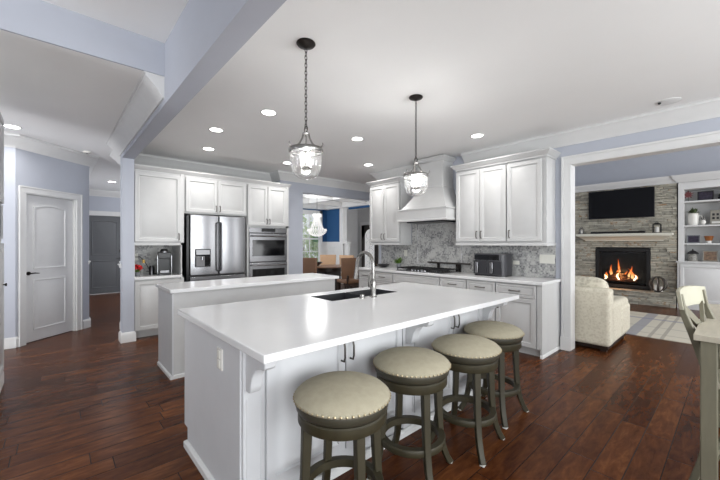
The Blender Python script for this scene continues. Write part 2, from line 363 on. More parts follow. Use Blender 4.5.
struct(B((-3.7, 5.06, 4.0, 3.6, 10.6, 4.1)).build('ceiling_great_room', CEIL), 'high white great room ceiling', 'ceiling')

CROWN = [(0, -.165), (.012, -.165), (.018, -.145), (.030, -.135), (.055, -.095), (.095, -.055), (.105, -.040), (.122, -.030), (.122, -.010), (.135, -.006), (.135, 0), (0, 0)]
def crown(path, z=H, sc=1.0): return MB().sweep(path, [(o*sc, z+d*sc-.001) for o, d in CROWN])
# path: room side on the left of travel
struct(crown([(3.5, 4.92), (-2.93, 4.92)]).build('trim_2', TRIM), 'white crown moulding over the right cabinets and opening', 'moulding')
struct(crown([(-3.62, 4.92), (-4.88, 4.92), (-4.88, 5.06), (-4.88, 7.3)]).build('trim_3', TRIM), 'white crown moulding over the left range cabinets', 'moulding')
struct(crown([(-6.1, 7.3), (-6.1, 3.36), (-6.45, 3.36), (-6.45, .84), (-5.70, .84)]).build('trim_4', TRIM), 'white crown moulding in the fridge alcove and over dining opening', 'moulding')
struct(crown([(-3.27, .70), (-5.86, .70), (-5.86, .80), (-6.60, .80), (-6.60, 3.7)], H, 1.12).build('trim_5', TRIM), 'white crown moulding along the left of the beam', 'moulding')
# ---- hall: diagonal wall with a two panel door
A = Vector((-6.375, -.38, 0)); Bc = Vector((-7.125, .43, 0)); U = (Bc-A); LW = U.length; ang = math.atan2(U.y, U.x)
D0, D1 = .12, .865
def dwall(name, mb, m, **k):
    o = mb.build(name, m, **k); o.location = A; o.rotation_euler = (0, 0, ang); return o
struct(dwall('wall_diagonal', B((0, 0, 0, D0, .12, H), (D1, 0, 0, LW, .12, H), (D0, 0, 2.06, D1, .12, H)), WALL), 'lilac diagonal hall wall around the white door', 'wall')
struct(B((-6.50, -4, 0, -6.375, -.38, H)).build('wall_hall_left', WALL), 'lilac hall wall left of the diagonal wall', 'wall')
struct(B((-11.5, .28, 0, -7.2, .42, H)).build('wall_hall', WALL), 'hallway side wall', 'wall')
struct(B((-11.7, -1, 0, -11.5, .62, H), (-11.7, 1.44, 0, -11.5, 3.8, H), (-11.7, .62, 2.14, -11.5, 1.44, H)).build('wall_entry', WALL), 'lilac wall at the end of the hallway', 'wall')
struct(B((-11.7, 3.74, 0, -6.452, 3.88, 2.95)).build('wall_dining_hall', WALL), 'wall between hallway and dining room', 'wall')
struct(crown([(-11.5, 3.74), (-11.5, .42), (-7.125, .43), (-6.375, -.38), (-6.375, -4)]).build('trim_7', TRIM), 'white crown moulding round the hall', 'moulding')
BASE = [(0, 0), (.020, 0), (.020, .105), (.014, .12), (.006, .135), (0, .14)]
def base(path): return MB().sweep(path, BASE)
un = U.normalized()
def dp(t): p = A+un*t; return (p.x, p.y)
struct(base([dp(.03), (-6.375, -.38), (-6.375, -.9)]).build('baseboard_hall_left', TRIM), cat='baseboard')
struct(base([(-7.3, .42+.02), (-7.125, .43), dp(.98)]).build('baseboard_hall', TRIM), cat='baseboard')
struct(base([(-11.5, 3.7), (-11.5, 1.55)]).build('baseboard_entry', TRIM), cat='baseboard')
struct(MB().sweep([(-6.62, .80), (-5.86, .80), (-5.86, .70), (-5.68, .70), (-5.68, .84), (-5.70, .84)], [(-o, z) for o, z in BASE]).build('baseboard_post', TRIM), cat='baseboard')
struct(base([(-1.55, 4.92), (-1.58, 4.92)]).build('baseboard_range', TRIM), cat='baseboard')
# chair rails ending at the post and at the hall corner
RAIL = [(0, 0), (.012, .0), (.016, .03), (.030, .04), (.030, .055), (0, .06)]
struct(MB().sweep([(-6.60, .80), (-5.86, .80), (-5.86, .70), (-5.76, .70)], [(-o, z+1.03) for o, z in RAIL]).build('trim_8', TRIM), 'white chair rail end on the left side of the post', 'moulding')
struct(MB().sweep([(-11.4, .42), (-7.14, .42), dp(LW-.02)], [(o, z+1.03) for o, z in RAIL]).build('trim_9', TRIM), 'white chair rail end at the hall corner', 'moulding')
def casing(w, h, cw=.09, t=.022, depth=.12):
    m = MB()
    prof = lambda x0, z0, x1, z1: m.box(x0, -t, z0, x1, 0, z1)
    prof(-cw, 0, 0, h); prof(w, 0, w+cw, h); prof(-cw, h, w+cw, h+cw)
    m.box(-cw, -t-.008, 0, -cw+.02, 0, h+cw-.02); m.box(w+cw-.02, -t-.008, 0, w+cw, 0, h+cw-.02); m.box(-cw, -t-.008, h+cw-.02, w+cw, 0, h+cw)
    m.box(-.001, 0, 0, .012, depth, h); m.box(w-.012, 0, 0, w+.001, depth, h); m.box(0, 0, h-.012, w, depth, h)
    return m
def arch_poly(x0, z0, x1, z1, rise, inset):
    x0 += inset; x1 -= inset; z0 += inset; z1 -= inset
    pts = [(x0, z0), (x1, z0)]
    if rise:
        for i in range(11):
            t = i/10; pts.append((x1+(x0-x1)*t, z1-rise+rise*math.sin(PI*t)))
    else: pts += [(x1, z1), (x0, z1)]
    return pts
def slab_door(name, label, w, h, m, hm, hx, arch=True, deadbolt=False):
    d = MB().box(0, 0, .01, w, .035, h).build(name, m, bev=.002)
    struct(d, label, 'door')
    mid = h*.46
    for (z0, z1, rise) in ((.16, mid-.07, 0), (mid+.07, h-.12, .035 if arch else 0)):
        mb = MB(); rings = []
        for ins, dep in ((0, .0), (.004, -.010), (.016, -.012), (.026, -.003), (.05, -.003), (.075, -.010)):
            rings.append([(x, dep, z) for x, z in arch_poly(.12, z0, w-.12, z1, rise, ins)])
        mb.loops(rings); mb.build('raised_panel', m, d)
    hb = MB().cyl((hx, -.012, .96), .026, .012, 16, 'y').cyl((hx, -.04, .96), .009, .03, 10, 'y')
    sgn = 1 if hx < w/2 else -1
    hb.tube([(hx, -.045, .96), (hx+sgn*.05, -.05, .962), (hx+sgn*.11, -.045, .955)], [.009, .009, .006], 8)
    hb.build('door_handle', hm, d)
    if deadbolt: MB().cyl((hx, -.02, 1.16), .03, .02, 16, 'y').build('deadbolt', hm, d)
    return d
c = dwall('trim_10', MB(Matrix.Translation((D0, 0, 0))), TRIM) if False else casing(D1-D0, 2.06).build('trim_10', TRIM, bev=.002)
c.location = A+un*D0; c.rotation_euler = (0, 0, ang); struct(c, 'white casing round the diagonal hall door', 'moulding')
d = slab_door('door_1', 'white two panel arched door in the diagonal hall wall', D1-D0-.03, 2.045, WHITEDOOR, BRONZE, .055)
d.location = A+un*(D0+.015)+Vector((-un.y, un.x, 0))*.035; d.rotation_euler = (0, 0, ang)
d = slab_door('door_2', 'dark grey panelled entry door at the hallway end', .82, 2.12, GREYDOOR, BRONZE, .76, True, True)
d.location = (-11.54, .62, 0); d.rotation_euler = (0, 0, FX)
c = casing(.82, 2.13, .11).build('trim_11', TRIM); c.location = (-11.5, .62, 0); c.rotation_euler = (0, 0, FX); struct(c, 'white casing round the grey entry door', 'moulding')
# cased opening to the great room
cb = B((-1.500, 4.898, 0, -1.436, 4.919, 2.397), (-1.525, 4.888, 0, -1.501, 4.919, 2.469), (-1.500, 4.898, 2.398, 2.32, 4.919, 2.469), (-1.525, 4.888, 2.470, 2.32, 4.919, 2.495), (2.2, 4.898, 0, 2.32, 4.919, 2.397),
       (-1.435, 4.901, 0, -1.422, 5.079, 2.382), (-1.435, 4.901, 2.383, 2.2, 5.079, 2.397), (-1.535, 4.878, 0, -1.425, 4.887, .17))
struct(cb.build('trim_12', TRIM), 'wide white casing of the great room opening', 'moulding')

# ---- dining room and foyer beyond the header
struct(B((-9.95, 3.88, 0, -9.9, 6.15, 1.39), (-9.95, 6.15, 0, -9.9, 7.0, .7), (-9.95, 7.0, 0, -9.9, 7.3, 1.39), (-9.9, 7.3, 0, -9.08, 7.35, 1.39)).build('wall_dining_wainscot', TRIM), 'white wainscot in the dining room', 'wall')
struct(B((-9.95, 3.88, 1.39, -9.9, 6.15, 2.75), (-9.95, 6.15, 2.42, -9.9, 7.0, 2.75), (-9.95, 7.0, 1.39, -9.9, 7.3, 2.75), (-9.9, 7.3, 1.39, -9.08, 7.35, 2.75), (-8.68, 7.3, 2.50, -4.88, 7.35, 2.75)).build('wall_dining', BLUE), 'cobalt blue dining room wall above wainscot', 'wall')
pc = B((-9.08, 7.24, 0, -8.90, 7.42, 2.70), (-8.86, 7.28, 0, -8.68, 7.36, 1.39), (-9.08, 7.22, 0, -8.88, 7.24, .2), (-9.1, 7.22, 1.36, -8.66, 7.40, 1.42))
struct(pc.build('trim_13', TRIM, bev=.002), 'white square column at the dining room corner', 'column')
wn = MB()
for (x0, x1) in ((-9.86, -9.52), (-9.48, -9.12)):
    for i in (0,): wn.loops([[(x0+a, 7.3-b_, .25+a), (x1-a, 7.3-b_, .25+a), (x1-a, 7.3-b_, 1.25-a), (x0+a, 7.3-b_, 1.25-a)] for a, b_ in ((0, 0), (0, .012), (.02, .012), (.02, 0))], False, False)
wn.box(-9.9, 7.27, 1.37, -9.08, 7.3, 1.42); wn.box(-9.9, 3.88, 1.37, -9.87, 6.05, 1.42); wn.box(-9.9, 7.1, 1.37, -9.87, 7.3, 1.42)
for (y0, y1) in ((4.0, 4.9), (5.0, 6.0)): wn.box(-9.9, y0, .25, -9.885, y1, 1.25)
struct(wn.build('trim_14', TRIM), 'white wainscot rails and frames in dining room', 'moulding')
cf = B((-9.9, 3.88, 2.56, -9.74, 7.3, 2.75), (-9.9, 7.14, 2.56, -4.88, 7.3, 2.75), (-9.9, 3.88, 2.56, -6.25, 4.02, 2.75))
for x in (-8.9, -7.7, -6.5): cf.box(x-.07, 3.88, 2.60, x+.07, 7.3, 2.75)
for y in (4.9, 5.9): cf.box(-9.9, y-.07, 2.60, -6.25, y+.07, 2.75)
struct(cf.build('trim_15', TRIM, bev=.004), 'white coffer beams of the dining room ceiling', 'moulding')
struct(B((-9.95, 3.88, 2.75, -6.25, 7.35, 2.85), (-10.45, 7.35, 2.75, -4.9, 9.4, 2.85)).build('ceiling_dining', CEIL), 'white coffered dining room ceiling', 'ceiling')
struct(B((-10.4, 9.2, 0, -4.7, 9.3, 2.75), (-4.88, 5.06, 0, -4.73, 9.3, 2.8), (-10.45, 7.45, 0, -10.35, 9.2, 2.75), (-10.45, 7.352, 0, -9.902, 7.45, 2.75)).build('wall_foyer', mat('pale_foyer_paint', sr(206, 206, 206), .8)), 'pale foyer wall around the leaded glass door', 'wall')
# window_1
wf = MB()
wf.box(-9.93, 6.05, .60, -9.88, 6.15, 2.52); wf.box(-9.93, 7.0, .60, -9.88, 7.10, 2.52); wf.box(-9.93, 6.05, 2.42, -9.88, 7.10, 2.52); wf.box(-9.93, 6.02, .60, -9.84, 7.13, .66)
wf.box(-9.94, 6.15, .66, -9.90, 6.19, 2.42); wf.box(-9.94, 6.96, .66, -9.90, 7.0, 2.42); wf.box(-9.94, 6.15, 1.50, -9.90, 7.0, 1.55); wf.box(-9.94, 6.15, .66, -9.90, 7.0, .71); wf.box(-9.94, 6.15, 2.37, -9.90, 7.0, 2.42)
wf.box(-9.925, 6.57, .7, -9.91, 6.59, 2.4); wf.box(-9.925, 6.15, 1.08, -9.91, 7.0, 1.10); wf.box(-9.925, 6.15, 1.96, -9.91, 7.0, 1.98)
wf = wf.build('window_1', TRIM); struct(wf, 'white dining room sash window onto the garden', 'window')
B((-9.922, 6.17, .7, -9.918, 6.98, 2.4)).build('pane', GLASS, wf)
# door_3 leaded glass front door
fd = MB(); X0, X1 = -10.05, -9.15
fd.box(X0, 9.14, 0, X0+.17, 9.2, 2.08).box(X1-.17, 9.14, 0, X1, 9.2, 2.08).box(X0, 9.14, 0, X1, 9.2, .30)
top = [(X0, 2.08), (X0, 1.6)]+[(X0+.17+(X1-X0-.34)*(1-math.cos(PI*i/12))/2, 1.62+.30*math.sin(PI*i/12)) for i in range(13)]+[(X1, 1.6), (X1, 2.08)]
fd.prism(top, 'y', 9.14, 9.2)
fd = fd.build('door_3', mat('dark_brown_door', sr(58, 54, 52), .4)); struct(fd, 'dark front door with arched leaded glass panel', 'door')
LEADG = mat('bright_leaded_glass', sr(220, 222, 224), .3, noise=.25, nscale=14, emit=(1, 1, 1), es=.35)  # pane glows by emission, standing in for daylight behind it
MB().prism([(X0+.15, .28), (X1-.15, .28), (X1-.15, 1.62)]+[(X0+.17+(X1-X0-.34)*(1+math.cos(PI*i/12))/2, 1.62+.31*math.sin(PI*i/12)) for i in range(13)]+[(X0+.15, 1.62)], 'y', 9.165, 9.18).build('pane', LEADG, fd)
ld = MB()
for k in range(5):
    z = .45+k*.3; ld.tube([(X0+.45+.20*math.cos(a), 9.16, z+.13*math.sin(a)) for a in [2*PI*i/14 for i in range(14)]], .004, 4, True)
ld.tube([(X0+.45, 9.16, .3), (X0+.45, 9.16, 1.9)], .006, 4); ld.build('lead_came', BRONZE, fd)
c = casing(.9, 2.1, .11).build('trim_16', TRIM); c.location = (X0, 9.2, 0); struct(c, 'white casing round the leaded glass front door', 'moulding')
# outside the window
struct(B((-30, 4, -.3, -11.75, 20, -.15)).build('ground_garden', GRASS), 'lawn outside the dining room window', 'ground')

# ================================================================== CABINETRY
RP = [(0, 0), (0, -.018), (.003, -.021), (.050, -.021), (.057, -.008), (.068, -.008), (.092, -.020)]
DP = [(0, 0), (0, -.018), (.003, -.021), (.024, -.021), (.029, -.010), (.037, -.010), (.044, -.019)]
def handle(parent, x, z, vert=True, L=.125, y=-.021, m=None, r=.0065):
    pts = [(-L/2, 0), (-L/2, -.026), (-L/4, -.032), (L/4, -.032), (L/2, -.026), (L/2, 0)]
    P = [((x, y+b, z+a) if vert else (x+a, y+b, z)) for a, b in pts]
    MB().tube(P, r, 8).build('handle', m or PEWTER, parent)
def door(parent, x0, z0, x1, z1, hx=None, hz=None, m=CAB, name='door', vert=True, lp=RP, hl=.11):
    g = .004
    d = MB().panel(x0+g, z0+g, x1-g, z1-g, lp).build(name, m, parent)
    if hx is not None: handle(d, hx, hz, vert, hl)
    return d
GC = 'white base cabinets along the range wall'
BX = [(-4.80, -4.42, 'dr3', 'three drawer white base cabinet at the far left end of the range counter'),
      (-4.42, -3.93, 'dr3', 'three drawer white base cabinet left of the cooktop cabinet'),
      (-3.93, -2.98, 'cook', 'wide white base cabinet under the gas cooktop'),
      (-2.98, -2.54, 'dd', 'narrow white base cabinet just right of the cooktop cabinet'),
      (-2.54, -2.12, 'dd', 'white base cabinet under the black air fryer'),
      (-2.12, -1.55, 'end', 'rightmost white base cabinet beside the great room opening')]
for i, (x0, x1, kind, lab) in enumerate(BX):
    t = thing('base_cabinet', lab, 'cabinet', (x0, 4.31, 0), 0, GC); W = x1-x0; e = .004
    bm = B((e, .021, .10, W-e, .60, .872)); bm.box(e, .07, 0, W-e, .60, .10)
    if kind == 'end':
        bm = B((e, .021, .10, W-.021, .60, .872)); bm.box(e, .07, 0, W-.021, .60, .099); bm.box(W-.02, .0, 0.0, W, .60, .872); bm.box(W-.06, .0, .10, W-.021, .0205, .872)
    bm.build('carcass', CAB, t)
    if kind == 'end':
        MB().sweep([(W-.02, 0), (W, 0), (W, .60)], [(-o*.5, z*.28) for o, z in BASE]).build('base_moulding', TRIM, t)
    Wd = W-.06 if kind == 'end' else W
    if kind == 'dr3':
        for z0, z1 in ((.105, .42), (.42, .70), (.70, .865)): 
            dr = door(t, e, z0, Wd-e, z1, None, None, CAB, 'drawer', lp=DP); handle(dr, Wd/2, (z0+z1)/2, False)
    elif kind == 'cook':
        door(t, e, .70, Wd-e, .865, None, None, CAB, 'false_drawer_front', lp=DP)
        door(t, e, .105, Wd/2, .70, Wd/2-.03, .60); door(t, Wd/2, .105, Wd-e, .70, Wd/2+.03, .60)
    else:
        dr = door(t, e, .70, Wd-e, .865, None, None, CAB, 'drawer', lp=DP); handle(dr, Wd/2, .785, False)
        door(t, e, .105, Wd-e, .70, .05 if kind == 'dd' else .045, .60)
tag(MB().prism([(-4.84, 4.27), (-1.53, 4.27), (-1.53, 4.918), (-4.84, 4.918)], 'z', .876, .914).build('countertop', QUARTZ, bev=.004), 'white quartz worktop running along the range wall', 'countertop')
struct(B((-4.80, 4.905, .914, -4.01, 4.92, 1.345), (-2.88, 4.905, .914, -1.60, 4.92, 1.345), (-4.01, 4.905, .914, -2.88, 4.92, 1.95)).build('trim_17', MOSAIC), 'mottled grey mosaic tile backsplash behind the range', 'backsplash')
struct(MB().sweep([(-3.87, 4.904), (-2.98, 4.904), (-2.98, 4.904)][:2], [(0, 1.70), (.014, 1.70), (.014, 1.735), (0, 1.735)]).box(-3.89, 4.893, 1.0, -3.87, 4.905, 1.735).box(-2.99, 4.893, 1.0, -2.97, 4.905, 1.735).box(-3.89, 4.893, 1.0, -2.97, 4.905, 1.015).build('trim_18', SUBWAY), 'slim pencil tile border behind the cooktop', 'backsplash')
# wall cabinets
def wall_cab(lab, x0, x1, doors, endpanel=False):
    t = thing('wall_cabinet', lab, 'cabinet', (x0, 4.59, 0), 0, 'white wall cabinets either side of the range hood'); W = x1-x0
    B((.003, .021, 1.385, W-.003, .325, 2.49)).build('carcass', CAB, t)
    for a, b, hx in doors: door(t, a, 1.40, b, 2.455, hx, 1.50, hl=.10)
    return t
t = wall_cab('left wall cabinet with two doors, left of the range hood', -4.80, -4.03, [(.004, .385, .35), (.385, .766, .42)])
t = wall_cab('two door wall cabinet right of the range hood', -2.885, -2.10, [(.004, .39, .355), (.39, .781, .425)])
t = wall_cab('single door wall cabinet nearest the great room opening', -2.10, -1.60, [(.004, .455, .045)])
CC = [(0, 2.475), (.008, 2.475), (.012, 2.495), (.03, 2.505), (.05, 2.535), (.062, 2.545), (.062, 2.56), (0, 2.56)]
for nm, x0, x1, lb in (('trim_19', -2.885, -1.60, 'cornice on top of the right wall cabinets'), ('trim_20', -4.80, -4.03, 'cornice on top of the left wall cabinet')):
    struct(MB().sweep([(x0, 4.918), (x0, 4.59), (x1, 4.59), (x1, 4.918)], [(-o, z) for o, z in CC]).box(x0, 4.60, 2.491, x1, 4.918, 2.54).build(nm, CAB), lb, 'moulding')
for nm, x0, x1, lb in (('trim_21', -2.885, -1.60, 'light rail under the right wall cabinets'), ('trim_22', -4.80, -4.03, 'light rail under the left wall cabinet')):
    struct(MB().sweep([(x0, 4.918), (x0, 4.59), (x1, 4.59), (x1, 4.918)], [(0.03, 1.345), (-.008, 1.345), (-.008, 1.375), (-.002, 1.384), (.03, 1.384)]).build(nm, CAB), lb, 'moulding')
# range hood
t = thing('range_hood', 'white painted range hood with flared skirt and chimney over cooktop', 'range hood', (-3.395, 4.915, 0))
def ring(hw, dep, z): return [(-hw, -dep, z), (hw, -dep, z), (hw, -.003, z), (-hw, -.003, z)]
MB().loops([ring(.25, .30, H-.02), ring(.25, .30, 2.31)]).build('chimney', CAB, t, bev=.004)
MB().loops([ring(.262, .312, 2.31), ring(.262, .312, 2.285)]).build('chimney_bead', CAB, t, bev=.004)
zz = [(.25+.21*(k/8)**1.25, .30+.235*(k/8)**1.3, 2.285-(2.285-1.92)*k/8) for k in range(9)]
MB().loops([ring(a, b, z) for a, b, z in zz]).build('flared_skirt', CAB, t)
MB().loops([ring(.46, .535, 1.945), ring(.495, .57, 1.935), ring(.495, .57, 1.915), ring(.48, .555, 1.905), ring(.48, .555, 1.76), ring(.49, .565, 1.755), ring(.49, .565, 1.735)]).build('mantle_band', CAB, t)
MB().loops([ring(.31, .36, H-.022), ring(.31, .36, H-.035), ring(.262, .312, H-.085), ring(.25, .30, H-.09)], True, True).build('crown', CAB, t)
B((-.36, -.46, 1.715, .36, -.10, 1.736)).build('filter_grille', DARKST, t)

# fridge wall tall units (front plane X=-5.75)
FXP = -5.75
t = thing('coffee_cabinet', 'white cabinet left of the refrigerator with an open coffee niche', 'cabinet', (FXP, .845, 0), FX)
W = .655
B((.003, .021, 1.345, W, .62, 2.47), (.003, .021, .10, W, .62, .85), (.003, .09, 0, W, .62, .10), (W-.028, .0, .85, W, .62, 1.345), (.003, .60, .85, W, .62, 1.345), (.0, .0, .85, .012, .6, 1.345), (.003, .0, 1.345, W, .021, 1.385), (.003, .0, .0, .02, .021, .85)).build('carcass', CAB, t)
door(t, .005, 1.395, .612, 2.41, .575, 1.475, hl=.10); door(t, .005, .12, .612, .835, .575, .72)
B((.61, .0, .10, W, .021, 2.47)).build('stile', CAB, t)
B((.001, -.03, .852, W-.03, .598, .89)).build('niche_counter', QUARTZ, t, bev=.003)
B((.014, .588, .891, W-.03, .599, 1.344)).build('niche_backsplash', MOSAIC, t)
t = thing('fridge_cabinet', 'white two door cabinet above the refrigerator', 'cabinet', (FXP, 1.50, 0), FX)
W = 1.015
B((.003, .021, 1.845, W-.003, .62, 2.47)).build('carcass', CAB, t)
door(t, .02, 1.865, W/2, 2.41, W/2-.03, 1.94, hl=.09); door(t, W/2, 1.865, W-.02, 2.41, W/2+.03, 1.94, hl=.09)
t = thing('oven_cabinet', 'tall white cabinet housing the double wall oven', 'cabinet', (FXP, 2.515, 0), FX)
W = .825
B((0, .0, 0.10, .030, .62, 1.70), (W-.05, .0, .10, W, .62, 1.70), (0, .021, 1.66, W, .62, 2.47), (0, .60, .1, W, .62, 1.70), (0, .021, .10, W, .62, .40), (0, .08, 0, W, .62, .10), (W-.05, 0, 1.66, W, .03, 2.47)).build('carcass', CAB, t)
door(t, .005, 1.69, .385, 2.41, .355, 1.77, hl=.09); door(t, .385, 1.69, .77, 2.41, .415, 1.77, hl=.09)
dr = door(t, .005, .12, .77, .38, None, None, CAB, 'drawer', lp=DP); handle(dr, .39, .25, False)
struct(MB().sweep([(-6.38, .845), (-5.75, .845), (-5.75, 3.345), (-6.38, 3.345)], [(-o-.002, z-.02) for o, z in CC][::1]).build('trim_23', CAB) if False else MB().sweep([(-5.77, .845), (-5.77, 3.345), (-6.38, 3.345)], [(-o*.8, 2.40+(z-2.475)) if False else (-o*.75-.0, z-.055) for o, z in CC]).box(-6.3, .85, 2.4705, -5.77, 3.34, 2.50).build('trim_23', CAB), 'cornice along the top of the fridge wall cabinets', 'moulding')

# refrigerator
t = thing('refrigerator', 'stainless french door refrigerator with ice and water dispenser', 'refrigerator', (FXP, 1.535, 0), FX)
W = .945
B((.0, .04, .02, W, .60, 1.80)).build('body', BLACK, t)
B((0.0, -.005, .02, .035, .04, 1.815)).build('side_trim', BLACK, t)
def fdoor(x0, x1, z0, z1, name):
    m = MB(); n = 10
    m.prism([(x0, .038)]+[(x0+(x1-x0)*i/n, -.035-.022*math.sin(PI*(.08+.84*i/n))) for i in range(n+1)]+[(x1, .038)], 'z', z0, z1)
    return m.build(name, STEEL, t, bev=.006)
dl = fdoor(.045, .475, .87, 1.825, 'door'); drr = fdoor(.490, .935, .87, 1.825, 'door'); dz = fdoor(.045, .935, .08, .845, 'freezer_drawer')
for x, dd in ((.458, dl), (.508, drr)):
    MB().tube([(x, -.03, .92), (x, -.085, .94), (x, -.090, 1.3), (x, -.085, 1.70), (x, -.03, 1.72)], .013, 8).build('handle', DARKST, dd)
MB().tube([(.12, -.05, .775), (.14, -.1, .775), (.84, -.1, .775), (.86, -.05, .775)], .013, 8).build('handle', DARKST, dz)
dsp = B((.11, -.066, 1.0, .345, -.045, 1.285)).build('dispenser', BLKGL, dl, bev=.004)
B((.125, -.069, 1.01, .25, -.067, 1.17)).build('drip_recess', mat('grey_recess', sr(120, 120, 122), .5), dsp)
B((.125, -.071, 1.195, .33, -.066, 1.27)).build('control_panel', mat('silver_panel', sr(150, 150, 152), .3, .6), dsp)
MB().cyl((.21, -.085, 1.11), .02, .05, 12).build('nozzle', STEEL, dsp)
# double wall oven
t = thing('double_oven', 'stainless double wall oven with black glass windows', 'oven', (FXP, 2.547, 0), FX)
W = .743
B((0, .005, .42, W, .55, 1.655)).build('body', DARKST, t)
cp = B((0, -.02, 1.565, W, .004, 1.655)).build('control_panel', STEEL, t, bev=.003)
B((.23, -.023, 1.583, .50, -.0205, 1.645)).build('display', BLKGL, cp)
for z0, z1 in ((1.045, 1.55), (.44, 1.03)):
    d = B((0, -.03, z0, W, .004, z1)).build('oven_door', STEEL, t, bev=.004)
    B((.055, -.033, z0+.10, W-.055, -.0305, z1-.115)).build('window', BLKGL, d)
    MB().tube([(.03, -.03, z1-.04), (.03, -.075, z1-.045), (.37, -.082, z1-.045), (W-.03, -.075, z1-.045), (W-.03, -.03, z1-.04)], .012, 8).build('handle', STEEL, d)

# ---- far prep island
t = thing('prep_island', 'smaller white island with raised side panel behind the main island', 'kitchen island', (0, 0, 0))
B((-4.40, .90, .0, -3.83, 2.97, .874)).build('body', CAB, t, bev=.002)
B((-4.42, .885, .0, -3.815, .90, .86)).build('end_panel', ISL, t)
MB().sweep([(-4.40, .885), (-3.83, .885), (-3.83, 2.97), (-4.42, 2.97)], [(-o*.8, z*.28) for o, z in BASE]).build('base_moulding', TRIM, t)
tag(B((-4.44, .86, .876, -3.77, 3.0, .914)).build('island_worktop', QUARTZ, bev=.004), 'white quartz worktop on the smaller far island', 'countertop')

# ---- main island
t = thing('main_island', 'large pale grey kitchen island with seating overhang and corbels', 'kitchen island', (0, 0, 0))
IX = -1.62
B((-2.55, .69, .10, IX, .71, .872), (-2.55, 3.05, .10, IX, 3.07, .872), (-2.55, .69, .10, -2.53, 3.07, .872), (IX-.02, .69, .0, IX, 3.07, .872), (-2.53, .71, .10, IX-.02, 3.05, .12), (-2.47, .712, 0, IX-.021, 3.048, .099)).build('body', ISL, t)
B((-2.56, .672, .13, IX-.0, .69, .872), (-2.49, .672, 0, IX, .69, .13)).build('end_panel', ISL, t)
MB().sweep([(-2.49, .72), (-2.49, .672), (IX+.022, .672), (IX+.022, 3.07), (-2.49, 3.07)], [(-o, z*.35) for o, z in BASE]).build('base_moulding', TRIM, t)
def iface(parent, y0, z0, y1, z1, hy=None):
    M = Matrix.Translation((IX, 0, 0)) @ Matrix.Rotation(FX, 4, 'Z')
    d = MB(M).panel(y0+.004, z0, y1-.004, z1, RP).build('door', ISL, parent)
    if hy is not None:
        pts = [(-.055, 0), (-.055, -.028), (-.03, -.036), (.03, -.036), (.055, -.028), (.055, 0)]
        MB(M).tube([(hy, -.02+b, .725+a) for a, b in pts], .006, 8).build('handle', PEWTER, d)
for y0, y1, hy in ((.80, 1.325, 1.29), (1.325, 1.85, 1.36), (1.985, 2.50, 2.465), (2.50, 2.985, 2.535)): iface(t, y0, .12, y1, .855, hy)
for yc in (.735, 1.917, 3.025):
    w2 = .055 if yc != 1.917 else .06
    p = B((IX, yc-w2, .05, IX+.022, yc+w2, .872)); p.box(IX+.022, yc-w2+.015, .14, IX+.026, yc-w2+.022, .62).box(IX+.022, yc+w2-.022, .14, IX+.026, yc+w2-.015, .62)
    p.build('pilaster', ISL, t, bev=.002)
    prof = [(IX+.022, .872), (IX+.022, .655), (IX+.05, .650)]+[(IX+.055+.02*math.sin(a), .675-.0*a+.022*(1-math.cos(a))) for a in (0, .8, 1.6)]
    prof = [(IX+.022, .874), (IX+.022, .66), (IX+.060, .66), (IX+.075, .672), (IX+.082, .70), (IX+.095, .745), (IX+.125, .785), (IX+.17, .805), (IX+.205, .808), (IX+.222, .82), (IX+.226, .84), (IX+.226, .874)]
    MB().prism(prof, 'y', (.691 if yc < 1 else yc-.036), (.748 if yc < 1 else yc+.036)).build('corbel', ISL, t, bev=.004)
op = B((-1.915, .664, .695, -1.84, .672, .81)).build('outlet_plate', WHITEC, t, bev=.002)
B((-1.893, .661, .705, -1.862, .664, .745), (-1.893, .661, .757, -1.862, .664, .797)).build('socket', IVORY, op)
SX0, SX1, SY0, SY1 = -2.50, -2.17, 1.66, 2.46
m = MB(); z0, z1 = .876, .914
o4 = [(-2.64, .645), (-1.31, .645), (-1.31, 3.11), (-2.64, 3.11)]; i4 = [(SX0, SY0), (SX1, SY0), (SX1, SY1), (SX0, SY1)]
m.loops([[(x, y, z0) for x, y in i4], [(x, y, z0) for x, y in o4], [(x, y, z1) for x, y in o4], [(x, y, z1) for x, y in i4], [(x, y, z0) for x, y in i4]], False, False)
tag(m.build('island_worktop', QUARTZ, bev=.004), 'large white quartz worktop on the main island', 'countertop')
t = thing('kitchen_sink', 'dark undermount double sink set in the main island', 'sink', ((SX0+SX1)/2, (SY0+SY1)/2, .65))
a, b = (SX1-SX0)/2-.002, (SY1-SY0)/2-.002
SINKM = mat('dark_composite_sink', sr(46, 47, 50), .5)
def basin(y0, y1):
    return MB().loops([[(-a, y0, .261), (a, y0, .261), (a, y1, .261), (-a, y1, .261)], [(-a, y0, 0), (a, y0, 0), (a, y1, 0), (-a, y1, 0)], [(-a+.004, y0+.004, .004), (a-.004, y0+.004, .004), (a-.004, y1-.004, .004), (-a+.004, y1-.004, .004)], [(-a+.004, y0+.004, .261), (a-.004, y0+.004, .261), (a-.004, y1-.004, .261), (-a+.004, y1-.004, .261)], [(-a, y0, .261), (a, y0, .261), (a, y1, .261), (-a, y1, .261)]], False, False)
for y0, y1 in ((-b, -.012), (.012, b)):
    q = basin(y0, y1).build('basin', SINKM, t); MB().cyl((0, (y0+y1)/2, .004), .045, .004, 20).build('drain', STEEL, q)
B((-a, -.0115, .0, a, .0115, .22)).build('divider', SINKM, t)
t = thing('kitchen_faucet', 'tall brushed nickel gooseneck faucet standing on the main island', 'faucet', (-2.10, 2.045, .914), math.radians(180+8))
MB().lathe([(.032, 0), (.032, .006), (.026, .012), (.024, .05), (.027, .07), (.026, .13), (.019, .15), (.015, .16)], seg=24).build('body', NICKEL, t)
